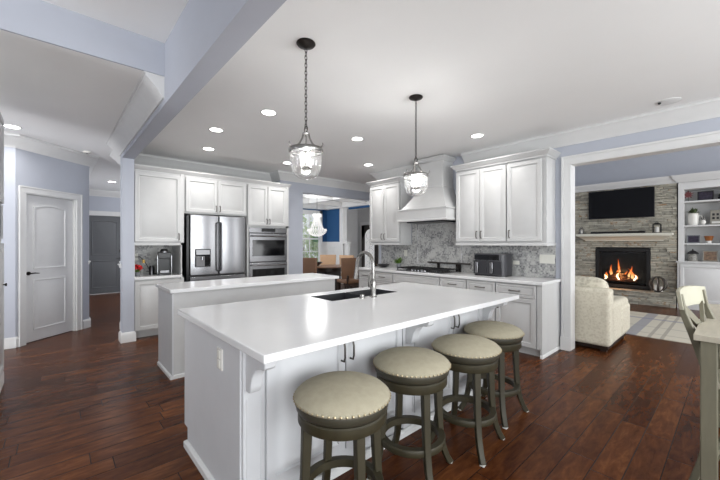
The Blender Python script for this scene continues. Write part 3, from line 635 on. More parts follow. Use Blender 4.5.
pts = [(0, 0, .15), (0, 0, .27)]+[(.092-.092*math.cos(a), 0, .27+.112*math.sin(a)) for a in [PI*i/12 for i in range(1, 12)]]+[(.186, 0, .25)]
MB().tube(pts, .0155, 12).build('spout', NICKEL, t)
MB().tube([(.185, 0, .262), (.193, 0, .20), (.200, 0, .145)], [.015, .018, .020], 12).build('spray_head', NICKEL, t)
MB().tube([(0, .02, .10), (0, .05, .10), (-.005, .062, .13), (-.02, .068, .21)], [.014, .014, .010, .006], 10).build('lever_handle', NICKEL, t)
t = tag(MB().lathe([(.024, 0), (.024, .01), (.02, .016), (.02, .03), (.0, .034)], (-2.115, 1.93, .914), 20).build('air_switch_cap', NICKEL), 'small round metal cap on the worktop left of the faucet', 'sink cap')

# ================================================================== STOOLS
def make_stool(lab):
    t = thing('bar_stool', lab, 'bar stool', (0, 0, 0), 0, 'round swivel bar stools along the island')
    MB().lathe([(.001, .722), (.07, .720), (.13, .712), (.18, .698), (.210, .683), (.226, .668), (.230, .656), (.228, .648), (.2, .648)], seg=48).build('seat_cushion', SEAT, t, ang=80)
    n = MB()
    for i in range(56):
        a = 2*PI*i/56; n.ball((.2290*math.cos(a), .2290*math.sin(a), .656), .0062, 6, 4)
    n.build('nailhead_trim', NAIL, t)
    MB().lathe([(.001, .649), (.224, .649), (.226, .642), (.219, .612), (.211, .604), (.001, .604)], seg=48).build('seat_frame', DKFAB, t)
    MB().lathe([(.001, .607), (.15, .607), (.15, .598), (.001, .598)], seg=32).build('swivel_plate', IRON, t)
    MB().lathe([(.001, .598), (.206, .598), (.211, .592), (.211, .553), (.205, .545), (.165, .545), (.165, .58), (.001, .58)], seg=48).build('apron', OLIVE, t)
    ring_ = [(.162, .196), (.198, .196), (.201, .200), (.201, .232), (.198, .236), (.162, .236), (.162, .196)]
    MB().loops([[(r*math.cos(2*PI*i/48), r*math.sin(2*PI*i/48), z) for i in range(48)] for r, z in ring_], False, False).build('footrest_ring', OLIVE, t)
    for k in range(4):
        a = PI/4+k*PI/2; d = Vector((math.cos(a), math.sin(a), 0)); tn = (-d.y, d.x, 0)
        rz = [(.176, .57), (.181, .45), (.187, .32), (.196, .21), (.213, .12), (.240, .05), (.268, .004)]
        lg = MB().bar([(d.x*r, d.y*r, z) for r, z in rz], [.042, .040, .038, .037, .036, .035, .034], [.046, .042, .038, .036, .034, .034, .036], tn).build('leg', OLIVE, t, bev=.004)
        MB().box(-.014, -.014, 0, .014, .014, .006).build('glide', WHITEC, lg).location = (d.x*.268, d.y*.268, 0)
    return t
st = make_stool('nearest of the four stools, at the left front')
spots = [(-1.27, 1.03, 30, 'round upholstered bar stool nearest the camera, cushion cut off least by others'),
         (-1.323, 1.612, 20, 'second bar stool from the camera, between the nearest and third stools'),
         (-1.268, 2.135, 8, 'third bar stool from the camera, next to the farthest stool'),
         (-1.345, 2.69, 0, 'farthest bar stool, at the island end nearest the range wall')]
for i, (x, y, a, lab) in enumerate(spots):
    o = st if i == 0 else copy_tree(st)
    o.location = (x, y, 0); o.rotation_euler = (0, 0, math.radians(a)); o['label'] = lab
st['label'] = 'round taupe bar stool nearest the camera at the front of the island'

# ================================================================== PENDANTS and downlights
def make_pendant(lab, z_top=H):
    t = thing('pendant_light', lab, 'pendant light', (0, 0, 0), 0, 'glass bell pendant lights over the island')
    MB().lathe([(.001, H), (.066, H), (.068, H-.006), (.060, H-.016), (.025, H-.028), (.008, H-.034), (.001, H-.036)], seg=28).build('canopy', BRONZE, t)
    ch = MB(); z = H-.034; k = 0
    while z > 2.215:
        L, wd = .034, .010; pts = []
        for i in range(10):
            a = 2*PI*i/10; u = wd*math.cos(a)*.9; pts.append((u if k % 2 else 0, 0 if k % 2 else u, z-L/2+L/2*math.sin(a)))
        ch.tube(pts, .0026, 5, True); z -= L-.007; k += 1
    ch.build('chain', BRONZE, t)
    MB().tube([(.020*math.cos(a), 0, 2.188+.020*math.sin(a)) for a in [2*PI*i/16 for i in range(16)]], .0035, 6, True).build('hanging_ring', BRONZE, t)
    MB().lathe([(.001, 2.168), (.018, 2.166), (.026, 2.158), (.024, 2.148), (.001, 2.142)], seg=20).build('crown_cap', NICKEL, t)
    for j in range(3):
        a = j*2*PI/3+.5; c_, s_ = math.cos(a), math.sin(a)
        pr = [(.022, 2.152), (.030, 2.120), (.050, 2.082), (.080, 2.056), (.108, 2.046), (.122, 2.052), (.134, 2.066), (.130, 2.078)]
        MB().tube([(r*c_, r*s_, z) for r, z in pr], [.006, .006, .006, .005, .005, .005, .004, .003], 8).build('scroll_arm', NICKEL, t)
    bd = [(.113, 2.022), (.119, 2.022), (.122, 2.030), (.122, 2.044), (.117, 2.052), (.108, 2.052), (.108, 2.022), (.113, 2.022)]
    MB().loops([[(r*math.cos(2*PI*i/40), r*math.sin(2*PI*i/40), z) for i in range(40)] for r, z in bd], False, False).build('rim_band', NICKEL, t)
    MB().lathe([(.111, 2.035), (.112, 1.99), (.110, 1.94), (.100, 1.895), (.080, 1.862), (.050, 1.842), (.022, 1.834), (.004, 1.832), (.001, 1.826)], seg=40).build('glass_bell', GLASS2, t, ang=80)
    MB().lathe([(.001, 1.905), (.03, 1.900), (.042, 1.91), (.045, 1.916), (.001, 1.918)], seg=24).build('bulb_plate', NICKEL, t)
    MB().cyl((0, 0, 1.915), .004, .23, 8).build('stem', NICKEL, t)
    for j in range(3):
        a = j*2*PI/3; x, y = .024*math.cos(a), .024*math.sin(a)
        MB().cyl((x, y, 1.917), .008, .05, 10).build('candle_sleeve', WHITEC, t)
        MB().lathe([(.001, 1.966), (.009, 1.97), (.014, 1.985), (.012, 2.0), (.004, 2.02), (.001, 2.024)], (x, y, 0), 12).build('bulb', BULB, t)
    return t
PN = [(-2.05, 1.33, 'glass bell pendant on long chain, the nearer one over the island'), (-2.09, 2.615, 'glass bell pendant on long chain, the farther one in front of hood')]
pd = make_pendant(PN[0][2])
for i, (x, y, lab) in enumerate(PN):
    o = pd if i == 0 else copy_tree(pd); o.location = (x, y, 0); o['label'] = lab
    l = bpy.data.lights.new('pendant_bulb_light', 'POINT'); l.energy = 9; l.shadow_soft_size = .04; l.color = (1, .98, .95)
    lo = bpy.data.objects.new('pendant_bulb_light', l); COL.objects.link(lo); lo.parent = o; lo.location = (0, 0, 2.0)
def make_down():
    t = thing('recessed_downlight', 'x', 'ceiling light', (0, 0, 0), 0, 'recessed ceiling downlights')
    MB().loops([[(r*math.cos(2*PI*i/32), r*math.sin(2*PI*i/32), z) for i in range(32)] for r, z in ((.093, 0), (.093, -.004), (.088, -.007), (.070, -.004), (.070, 0))], False, False).build('trim_ring', TRIM, t)
    MB().cyl((0, 0, -.003), .070, .002, 28).build('lens', LENS, t)
    return t
DL = [(-3.41, 1.735, 'recessed downlight nearest the near pendant, largest of the left row', 1), (-4.37, 1.51, 'middle downlight of the row left of the pendants, above fridge side', 1), (-5.33, 1.73, 'recessed downlight closest to the front of refrigerator cabinets', 1),
      (-5.33, 3.07, 'recessed downlight half behind the near pendant glass', 1), (-3.46, 3.07, 'recessed downlight between the two pendants', 1), (-4.48, 4.24, 'recessed downlight in front of the left wall cabinet', 1),
      (-2.30, 4.16, 'recessed downlight in front of the right wall cabinets', 1), (-5.92, -.38, 'recessed downlight in the hall by the left edge', 1), (-9.7, 1.0, 'recessed downlight before the dark entry door', 1)]
dn = make_down()
for i, (x, y, lab, on) in enumerate(DL):
    o = dn if i == 0 else copy_tree(dn); o.location = (x, y, H); o['label'] = lab
    l = bpy.data.lights.new('downlight_beam', 'AREA'); l.shape = 'DISK'; l.size = .13; l.energy = 3.2; l.color = (1, .98, .96); l.spread = math.radians(150)
    lo = bpy.data.objects.new('downlight_beam', l); COL.objects.link(lo); lo.parent = o; lo.location = (0, 0, -.012)
t = thing('eyeball_downlight', 'unlit white eyeball spotlight in the ceiling near the right crown moulding', 'ceiling light', (-.46, 4.58, H), math.radians(10))
MB().lathe([(.10, 0), (.10, -.004), (.085, -.009), (.05, -.014), (.001, -.016)], seg=28).build('trim_ring', TRIM, t)
MB().ball((-.07, -.04, -.014), .014, 12, 8).build('lamp_eye', BLACK, t)
t = thing('smoke_detector', 'small round white smoke detector on the hall ceiling', 'smoke detector', (-6.75, .38, H))
MB().lathe([(.055, 0), (.055, -.014), (.04, -.028), (.001, -.03)], seg=24).build('body', WHITEC, t); MB().cyl((0, 0, -.033), .012, .004, 12).build('grille', DARKST, t)

# ================================================================== RANGE COUNTER ITEMS
CZ = .914
t = thing('gas_cooktop', 'stainless gas cooktop with black cast iron grates under the hood', 'cooktop', (-3.42, 4.57, CZ))
B((-.46, -.25, 0.001, .46, .25, .012)).build('tray', STEEL, t, bev=.004)
for cx in (-.305, 0, .305):
    g = MB()
    for x in (-.14, -.07, 0, .07, .14): g.box(cx+x-.006, -.225, .045, cx+x+.006, .225, .057)
    for y in (-.22, -.075, .075, .22): g.box(cx-.145, y-.006, .040, cx+.145, y+.006, .052)
    for x in (-.14, .14):
        for y in (-.22, .22): g.box(cx+x-.006, y-.006, .012, cx+x+.006, y+.006, .046)
    g.build('grate', IRON, t)
for x, y in ((-.305, .12), (-.305, -.10), (0, .03), (.305, .12), (.305, -.10)): MB().lathe([(.05, .012), (.05, .022), (.03, .026), (.03, .034), (.001, .036)], (x, y, 0), 20).build('burner', BLACK, t)
for k in range(5): MB().lathe([(.018, .012), (.017, .034), (.014, .037), (.001, .037)], (.0+.065*k-.13, -.225, 0), 14).build('knob', STEEL, t)
t = thing('utensil_rack', 'low dark metal shelf standing at the back of the cooktop', 'rack', (-3.32, 4.868, CZ))
B((-.30, -.022, .12, .50, .022, .145)).build('shelf', PEWTER, t, bev=.003); B((.26, -.02, 0.0, .34, .02, .12)).build('bracket', BRONZE, t); B((-.10, -.02, 0.0, -.07, .02, .12)).build('bracket', BRONZE, t)
t = thing('potted_plant', 'small green plant in a grey pot left of the cooktop', 'plant', (-4.17, 4.72, CZ))
MB().lathe([(.001, 0), (.035, 0), (.045, .09), (.042, .09), (.03, .07), (.001, .07)], seg=20).build('pot', GREYCER, t)
def leaves(n, z0, spread, h, L, wd, seed, m=LEAF, parent=None, name='leaves'):
    rnd = random.Random(seed); q = MB()
    for i in range(n):
        a = rnd.uniform(0, 2*PI); el = rnd.uniform(.2, 1.3); ln = L*rnd.uniform(.6, 1.1)
        d = Vector((math.cos(a)*math.cos(el), math.sin(a)*math.cos(el), math.sin(el))); s_ = Vector((-math.sin(a), math.cos(a), 0))
        p0 = Vector((rnd.uniform(-spread, spread), rnd.uniform(-spread, spread), z0)); mid = p0+d*ln*.5+Vector((0, 0, .1*ln)); tip = p0+d*ln-Vector((0, 0, .15*ln*math.cos(el)))
        q.add([tuple(p0), tuple(mid-s_*wd), tuple(tip), tuple(mid+s_*wd), tuple(mid+Vector((0, 0, .003)))], [(0, 1, 4), (1, 2, 4), (2, 3, 4), (3, 0, 4)])
    return q.build(name, m, parent)
leaves(60, .08, .02, .1, .15, .014, 3, LEAF, t)
t = thing('serving_bowl', 'dark shallow bowl at the left end of the range counter', 'bowl', (-4.55, 4.70, CZ))
MB().lathe([(.001, 0), (.06, 0), (.12, .045), (.13, .06), (.125, .06), (.06, .012), (.001, .01)], seg=28).build('bowl_body', DARKST, t)
def plate(lab, x, z, w_, h_, m, toggles=0, y=4.9045, sw=False):
    t = thing('switch_plate' if sw else 'outlet_plate', lab, 'switch' if sw else 'outlet', (x, y, z))
    B((-w_/2, -.007, -h_/2, w_/2, 0, h_/2)).build('plate', m, t, bev=.002)
    for k in range(toggles):
        cx = -w_/2+w_*(k+.5)/toggles; B((cx-.012, -.010, -.028, cx+.012, -.007, .028)).build('rocker' if sw else 'socket', m, t)
plate('ivory triple switch plate at the right end of backsplash', -1.70, 1.165, .19, .12, IVORY, 3, sw=True)
plate('horizontal white outlet plate right of the air fryer', -2.11, 1.10, .09, .055, IVORY, 1)
plate('upright white outlet plate above the small plant', -4.16, 1.19, .075, .12, IVORY, 1)
t = thing('air_fryer', 'black dual basket air fryer with steel handles on range counter', 'air fryer', (-2.35, 4.70, CZ))
def rbox(hw, hd, z0, z1, r=.05, n=5):
    p = []
    for cx, cy, a0 in ((hw-r, hd-r, 0), (-hw+r, hd-r, PI/2), (-hw+r, -hd+r, PI), (hw-r, -hd+r, 3*PI/2)):
        for i in range(n+1): a = a0+PI/2*i/n; p.append((cx+r*math.cos(a), cy+r*math.sin(a)))
    return MB().prism(p, 'z', z0, z1)
rbox(.23, .16, .008, .315, .08).build('body', mat('charcoal_plastic', sr(58, 58, 62), .35), t, bev=.008)
rbox(.232, .162, 0, .02, .08).build('base', BLACK, t)
B((-.20, -.166, .225, .16, -.155, .30)).build('control_panel', BLKGL, t)
B((-.195, -.168, .222, .165, -.158, .226)).build('panel_trim', STEEL, t)
for cx in (-.115, .105):
    d = B((cx-.10, -.172, .03, cx+.10, -.15, .215)).build('basket', mat('dark_basket', sr(44, 44, 48), .3), t, bev=.006)
    B((cx-.06, -.205, .045, cx-.015, -.17, .195)).build('handle', STEEL, d, bev=.006)
# coffee niche things
t = thing('coffee_maker', 'black and chrome coffee machine in the niche left of refrigerator', 'coffee maker', (-5.97, 1.275, .89), FX-.15)
t.scale = (1.15, 1.1, 1.15)
B((-.075, -.10, 0, .075, .11, .03)).build('base', BLACK, t, bev=.004); B((-.075, .02, .03, .075, .11, .28)).build('column', BLACK, t, bev=.006)
B((-.078, -.095, .22, .078, .11, .30)).build('brew_head', BLACK, t, bev=.008)
MB().lathe([(.05, .30), (.05, .32), (.035, .345), (.001, .35)], (0, 0, 0), 20).build('lid', STEEL, t)
B((-.085, -.09, .02, -.076, .10, .26)).build('side_panel', STEEL, t); B((.076, -.09, .02, .085, .10, .26)).build('side_panel', STEEL, t)
B((-.05, -.104, .03, .05, -.10, .06)).build('badge_strip', STEEL, t)
t = thing('glass_tumbler_jar', 'dark glass jar beside the coffee machine', 'jar', (-6.10, 1.13, .89))
MB().lathe([(.001, 0), (.035, 0), (.037, .11), (.028, .13), (.028, .14), (.001, .14)], seg=18).build('jar_body', DARKST, t)
t = thing('flower_arrangement', 'small red flowers in a dark pot in the coffee niche', 'flowers', (-5.93, .915, .89))
MB().lathe([(.001, 0), (.03, 0), (.036, .06), (.03, .06), (.001, .05)], seg=16).build('pot', GREYCER, t)
q = MB(); rnd = random.Random(4)
for i in range(16): q.ball((rnd.uniform(-.05, .05), rnd.uniform(-.045, .06), .10+rnd.uniform(-.03, .06)), rnd.uniform(.014, .024), 7, 5)
q.build('blooms', RED, t); leaves(14, .05, .02, .1, .09, .012, 9, LEAF, t)
t = thing('power_cord', 'black power cord looping from the niche outlet to coffee machine', 'cord', (0, 0, 0))
MB().tube([(-6.33, .95, 1.16), (-6.25, 1.0, 1.165), (-6.18, 1.04, 1.11), (-6.14, 1.08, 1.02), (-6.12, 1.12, .93), (-6.1, 1.16, .90), (-6.09, 1.25, .90)], .006, 7).build('cable', BLACK, t)
B((-6.20, 1.02, 1.07, -6.16, 1.05, 1.12)).build('tag', YELLOW, t)
t = thing('outlet_plate', 'white outlet plate on the coffee niche back wall', 'outlet', (-6.338, .95, 1.16), FX); B((-.035, -.006, -.055, .035, 0, .055)).build('plate', IVORY, t)

# ================================================================== TALL CABINET at the left edge
t = thing('oven_tower', 'white tall cabinet with black built-in appliance at the left edge', 'cabinet', (-4.84, -.385, 0), FY)
# local x runs -X... front faces +Y ; body extends towards the camera side
M_ = Matrix.Identity(4)
B((-1.6, .0, .10, 0, .55, 2.62), (-1.6, .05, 0, 0, .55, .10)).build('carcass', CAB, t)
MB().sweep([(-1.6, 0), (0, 0), (0, .55)], [(-o*.9, z) for o, z in BASE]).build('base_moulding', TRIM, t)
app = B((-.78, -.02, 1.42, -.10, .0, 1.74)).build('built_in_microwave', BLKGL, t, bev=.003)
B((-.76, -.023, 1.44, -.30, -.02, 1.72)).build('window', BLACK, app)
dd = MB().panel(-.78, .14, -.03, 1.38, RP).build('door', CAB, t); MB().lathe([(.001, -.03), (.014, -.028), (.016, -.02), (.006, -.01), (.006, 0)], (-.13, -.02, .98), 12, Matrix.Rotation(PI/2, 3, 'X').inverted()).build('knob', BRONZE, dd)
MB().panel(-.78, 1.76, -.03, 2.58, RP).build('door', CAB, t)

# ================================================================== GREAT ROOM
t = thing('stone_fireplace', 'grey stacked stone fireplace wall with hearth in the great room', 'fireplace', (0, 0, 0))
rnd = random.Random(11)
FXA, FXB, FZA, FZB = -2.345, -1.30, .33, 1.25
def stones(x0, x1, z0, z1, yf, hole=None, dep=.14):
    q = MB(); z = z0
    while z < z1-.005:
        h = min(rnd.uniform(.022, .05), z1-z)
        x = x0-rnd.uniform(0, .12)
        while x < x1-.005:
            L = rnd.uniform(.10, .36); a, b_ = max(x, x0), min(x+L, x1)
            if b_-a > .008:
                segs = [(a, b_)]
                if hole and z+h > hole[2]+.001 and z < hole[3]-.001:
                    segs = [(a, min(b_, hole[0])), (max(a, hole[1]), b_)]
                for s0, s1 in segs:
                    if s1-s0 > .008:
                        yy = yf-rnd.uniform(0, .05)
                        q.box(s0+.003, yy, z+.003, s1-.003, yf+dep, z+h-.003)
            x += L
        z += h
    return q
q = stones(-2.95, -.865, .30, 2.67, 10.0, (FXA, FXB, FZA, FZB)); q.build('stone_facing', STONE, t)
B((-2.94, 10.03, 0, FXA-.01, 10.44, 2.66), (FXB+.01, 10.03, 0, -.875, 10.44, 2.66), (FXA-.01, 10.03, FZB+.01, FXB+.01, 10.14, 2.66), (FXA-.01, 10.03, 0, FXB+.01, 10.14, FZA-.02)).build('mortar_backing', mat('dark_mortar', sr(70, 68, 64), .9), t)
stones(-2.95, -.865, 0, .27, 9.76, None, .26).build('hearth_riser', STONE, t)
stones(-2.97, -.845, .27, .305, 9.74, None, .30).build('hearth_slab', STONE, t)
fr = MB(); yF = 9.985
fr.loops([[(a, yF+c_, b_) for a, b_ in ((FXA+i, FZA+i), (FXB-i, FZA+i), (FXB-i, FZB-i), (FXA+i, FZB-i))] for i, c_ in ((0, .05), (0, -.02), (.07, -.02), (.07, .05))], False, False)
fr.build('firebox_frame', IRON, t)
bxm = MB(); bxm.loops([[(a, y, b_) for a, b_ in ((FXA+i, FZA+i), (FXB-i, FZA+i), (FXB-i, FZB-i), (FXA+i, FZB-i))] for i, y in ((.07, yF+.02), (.09, 10.13))], False, True); bxm.build('firebox', BLACK, t)
lg = MB()
for p0, p1, r in (((-2.20, 10.05, .50), (-1.55, 10.05, .50), .045), ((-2.15, 10.09, .52), (-1.9, 10.04, .66), .035), ((-1.62, 10.09, .52), (-1.88, 10.03, .66), .035), ((-2.05, 10.03, .56), (-1.68, 10.08, .58), .035)): lg.tube([p0, p1], r, 10)
lg.build('logs', LOG, t)
def flame(x, z, h, wd, y, lean=0):
    m = MB(); rings = []
    for k in range(8):
        u = k/7; r = wd*math.sin(PI*min(1, .18+.82*u))**.9*(1-.35*u)+.002; rings.append([(x+lean*u*u*h+.02*math.sin(5*u+x*9)+r*math.cos(2*PI*i/8), y+.35*r*math.sin(2*PI*i/8), z+h*u) for i in range(8)])
    return m.loops(rings)
for i, (x, h, wd, ln) in enumerate(((-2.17, .18, .035, .3), (-2.06, .36, .026, .12), (-2.01, .22, .03, -.3), (-1.93, .30, .03, .25), (-1.85, .50, .022, -.15), (-1.79, .22, .03, .2), (-1.69, .34, .024, .1), (-1.62, .28, .03, -.35), (-1.56, .18, .03, -.5), (-1.95, .15, .05, 0))):
    flame(x, .50, h, wd, 10.045+.01*(i % 3), ln).build('flame', FLAME, t)
for x, h in ((-2.15, .12), (-1.90, .16), (-1.58, .14)): flame(x, .50, h, .022, 10.01).build('flame', FLAMEC, t)
B((FXA+.07, yF+.0, FZA+.07, FXB-.07, yF+.004, FZB-.07)).build('glass_screen', glass_mat('fire_glass', (1, 1, 1), .0), t)
l = bpy.data.lights.new('fire_glow', 'POINT'); l.energy = 4; l.color = (1, .45, .15); l.shadow_soft_size = .1; lo = bpy.data.objects.new('fire_glow', l); COL.objects.link(lo); lo.parent = t; lo.location = (-1.87, 9.9, .6)
t = thing('mantel_shelf', 'cream stepped mantel shelf over the fire', 'mantel', (0, 0, 0))
MB().sweep([(-2.53, 9.949), (-2.53, 9.86), (-1.08, 9.86), (-1.08, 9.949)], [(0.0, 1.425), (0, 1.425), (-.005, 1.445), (-.05, 1.475), (-.11, 1.52), (-.14, 1.53), (-.14, 1.545), (-.17, 1.55), (-.17, 1.60), (0.0, 1.60)]).box(-2.53, 9.86, 1.43, -1.08, 9.949, 1.60).build('shelf_moulding', mat('cream_mantel_paint', sr(224, 222, 208), .5), t)
t = thing('television', 'large flat black television mounted on the stone above mantel', 'television', (0, 0, 0))
B((-2.475, 9.90, 1.965, -1.222, 9.935, 2.64)).build('bezel', BLACK, t, bev=.004); B((-2.462, 9.897, 1.98, -1.235, 9.901, 2.627)).build('screen', BLKGL, t); B((-2.1, 9.935, 2.2, -1.7, 9.949, 2.5)).build('wall_mount', BLACK, t)
t = thing('soundbar', 'long black soundbar lying on the mantel shelf', 'soundbar', (0, 0, 0)); B((-2.42, 9.84, 1.601, -1.38, 9.93, 1.655)).build('body', BLACK, t, bev=.01); B((-2.40, 9.836, 1.607, -1.40, 9.841, 1.648)).build('grille', IRON, t)
def lantern(x, y, z, h, r, lab, body=IRON):
    t = thing('lantern', lab, 'lantern', (x, y, z))
    B((-r, -r, 0, r, r, .015)).build('base', body, t)
    p = MB()
    for a in (-1, 1):
        for b_ in (-1, 1): p.box(a*r*.9-.006, b_*r*.9-.006, .015, a*r*.9+.006, b_*r*.9+.006, h*.72)
    p.build('frame', body, t)
    MB().loops([[(-r*1.1, -r*1.1, h*.72), (r*1.1, -r*1.1, h*.72), (r*1.1, r*1.1, h*.72), (-r*1.1, r*1.1, h*.72)], [(-r*.3, -r*.3, h*.9), (r*.3, -r*.3, h*.9), (r*.3, r*.3, h*.9), (-r*.3, r*.3, h*.9)]]).build('roof', body, t)
    MB().tube([(.02*math.cos(a), 0, h*.93+.025*math.sin(a)) for a in [2*PI*i/12 for i in range(12)]], .004, 5, True).build('ring', body, t)
    MB().cyl((0, 0, .015), r*.5, h*.45, 14).build('candle', WHITEC, t)
    return t
lantern(-1.17, 9.80, 1.60, .25, .07, 'dark lantern with white candle at the right end of mantel')
lantern(-2.60, 9.80, 1.60, .18, .045, 'small silver candle lantern at the left end of mantel', NICKEL)
t = thing('candle_sphere', 'openwork metal candle globe standing on the stone hearth', 'candle holder', (-1.16, 9.87, .305))
q = MB()
for k in range(4):
    a = k*PI/4; q.tube([(.15*math.cos(b_)*math.cos(a), .10*math.cos(b_)*math.sin(a), .17+.16*math.sin(b_)) for b_ in [2*PI*i/20 for i in range(20)]], .011, 6, True)
q.build('wire_frame', PEWTER, t)
for x in (-.05, .05): MB().cyl((x, 0, .012), .028, .14 if x < 0 else .11, 14).build('candle', WHITEC, t)
MB().lathe([(.07, 0), (.07, .012), (.001, .012)], seg=18).build('base', IRON, t)
struct(MB().sweep([(-3.6, 9.96), (-.845, 9.96), (-.845, 9.93), (1.4, 9.93)][::-1], [(0, 2.67), (.02, 2.67), (.03, 2.70), (.06, 2.73), (.09, 2.79), (.10, 2.81), (.10, 2.825), (0, 2.825)]).box(-2.96, 9.96, 2.675, -.846, 10.44, 2.82).box(-.845, 9.93, 2.675, 1.4, 10.44, 2.82).build('trim_24', TRIM), 'white moulding shelf above the stone and bookcase', 'moulding')
# bookcase
t = thing('built_in_bookcase', 'white built-in bookcase with open shelves right of the fireplace', 'bookcase', (0, 0, 0))
bx0, bx1, byf, byb = -.845, 1.35, 9.95, 10.44
B((bx0, byf, 0, bx0+.09, byb, 2.67), (bx1-.09, byf, 0, bx1, byb, 2.67), (bx0+.091, 10.42, 1.0, bx1-.091, byb, 2.519), (bx0+.091, byf, 2.52, bx1-.091, byb, 2.67), (.02, byf, 1.0, .10, 10.419, 2.519)).build('frame', TRIM, t, bev=.002)
for z in (1.375, 1.755, 2.265): B((bx0+.09, byf+.008, z-.03, bx1-.09, 10.418, z)).build('shelf', TRIM, t)
B((bx0-.02, byf-.17, .965, bx1, byb, .995)).build('counter', TRIM, t, bev=.003)
B((bx0, byf-.14, .0, bx1, byb, .96)).build('lower_body', TRIM, t)
for x0 in (-.80, -.02, .72):
    M = Matrix.Translation((0, byf-.14, 0)); MB(M).panel(x0, .16, x0+.70, .93, RP).build('door', TRIM, t)
def picture(x, z, w_, h_, fm, pm, lab, y=10.12):
    t = thing('picture_frame', lab, 'picture frame', (x, y, z)); t.rotation_euler = (-.1, 0, 0)
    MB().loops([[(a, c_, b_) for a, b_ in ((-w_/2+i, i), (w_/2-i, i), (w_/2-i, h_-i), (-w_/2+i, h_-i))] for i, c_ in ((0, .012), (0, -.006), (.018, -.006), (.018, .002))], True, False).build('frame', fm, t)
    B((-w_/2+.018, .001, .018, w_/2-.018, .004, h_-.018)).build('photo', pm, t)
picture(-.44, 2.267, .24, .20, BLACK, PHOTO1, 'dark picture frame on the top shelf')
picture(-.62, 1.377, .20, .17, GREYCER, PHOTO1, 'picture frame under the white pitcher on the third shelf')
picture(-.37, .997, .22, .22, FRAMEG, PHOTO2, 'brown picture in grey frame on the bookcase counter')
picture(-.10, 1.377, .10, .17, BLACK, PHOTO2, 'narrow black frame right of the copper pot')
t = thing('leaf_ornament', 'maroon maple leaf ornament on the top bookcase shelf', 'ornament', (-.70, 10.12, 2.266))
B((-.04, -.02, 0, .04, .02, .01)).build('stand', IRON, t); MB().cyl((0, 0, .01), .004, .08, 8).build('stem', IRON, t)
lf = []
for i in range(20):
    a = PI/2+2*PI*i/20; r = (.095, .05, .075, .045)[i % 4] if i else .11; lf.append((r*math.cos(a), .15+r*math.sin(a)))
MB().prism(lf, 'y', -.004, .004).build('leaf', MAROON, t)
t = thing('flower_pitcher', 'tall white pitcher holding greenery on the second shelf', 'pitcher', (-.62, 10.12, 1.756))
MB().lathe([(.001, 0), (.07, 0), (.085, .06), (.085, .19), (.075, .24), (.085, .255), (.075, .25), (.07, .2), (.001, .19)], seg=24).build('pitcher_body', WHITEC, t)
MB().tube([(.08, 0, .21), (.125, 0, .19), (.125, 0, .10), (.083, 0, .07)], .009, 7).build('handle', WHITEC, t)
leaves(60, .24, .03, .1, .15, .022, 5, mat('sage_leaf', sr(96, 110, 76), .7), t)
t = thing('owl_figurine', 'small white owl figure beside the pitcher', 'figurine', (-.47, 10.08, 1.756))
MB().ball((0, 0, .06), (.042, .035, .06), 14, 10).build('body', WHITEC, t); MB().ball((0, -.005, .14), (.035, .03, .032), 14, 10).build('head', BLACK, t); MB().ball((-.013, -.034, .142), .009, 8, 6).ball((.013, -.034, .142), .009, 8, 6).build('eyes', WHITEC, t)
t = thing('wooden_sign', 'grey wooden block sign with dark lettering on the second shelf', 'sign', (-.20, 10.12, 1.756))
B((-.17, -.02, 0, .17, .02, .30)).build('board', FRAMEG, t, bev=.003); q = MB()
for r_ in range(2):
    for k in range(5): q.box(-.14+.06*k, -.023, .17-.075*r_+.02, -.14+.06*k+.035, -.0205, .17-.075*r_+.065)
q.build('lettering', BLACK, t); B((-.15, -.0235, .03, .15, -.0205, .07)).build('pale_strip', WHITEC, t)
t = thing('copper_pot', 'copper coloured pot on a white foot, third shelf', 'pot', (-.39, 10.12, 1.376)); MB().lathe([(.001, 0), (.04, 0), (.045, .05), (.001, .05)], seg=18).build('foot', WHITEC, t); MB().lathe([(.001, .05), (.05, .05), (.075, .15), (.07, .15), (.001, .13)], seg=18).build('bowl', COPPER, t)
t = thing('black_jar', 'dark round ornament at the right of top shelf', 'ornament', (-.20, 10.12, 2.266)); MB().lathe([(.001, 0), (.04, 0), (.065, .05), (.055, .11), (.02, .14), (.001, .15)], seg=18).build('jar_body', BLACK, t)
t = thing('birdhouse_lantern', 'grey domed lantern with dark roof on the bookcase counter', 'lantern', (-.63, 10.12, .996))
MB().lathe([(.001, 0), (.085, 0), (.085, .015), (.07, .02), (.07, .15), (.001, .15)], seg=18).build('body', mat('grey_lattice', sr(140, 138, 132), .5, noise=.5, nscale=40), t); MB().lathe([(.095, .15), (.08, .185), (.04, .215), (.012, .23), (.012, .25), (.001, .26)], seg=18).build('roof', ROOF, t)
# rug and sofa
struct  # (rug is a thing)
tag(B((-2.9, 6.45, .001, .55, 8.62, .012)).build('area_rug', BEIGER), 'cream plaid area rug with blue grey stripes in great room', 'rug')
def cushion(hw, hd, hh, c, m, name, parent, rot=None, p=.35):
    q = MB(); n = 8; rings = []
    def sp(v, e): return math.copysign(abs(v)**e, v)
    for k in range(1, 12):
        ph = -PI/2+PI*k/12
        rings.append([(hw*sp(math.cos(ph), p)*sp(math.cos(2*PI*i/32), p), hd*sp(math.cos(ph), p)*sp(math.sin(2*PI*i/32), p), hh*sp(math.sin(ph), .7)) for i in range(32)])
    M = Matrix.Translation(c) @ (rot or Matrix.Identity(4)); q = MB(M).loops(rings); return q.build(name, m, parent, ang=80)
t = thing('sofa', 'cream chenille sofa seen from behind, facing the fireplace', 'sofa', (-1.055, 5.13, 0))
LSO = 2.1
def rb(x0, y0, z0, x1, y1, z1, name, m=SOFA, bev=.04): return B((x0, y0, z0, x1, y1, z1)).build(name, m, t, bev=bev, seg=4)
rb(-LSO, .03, .07, -.02, 1.0, .34, 'base', bev=.02)
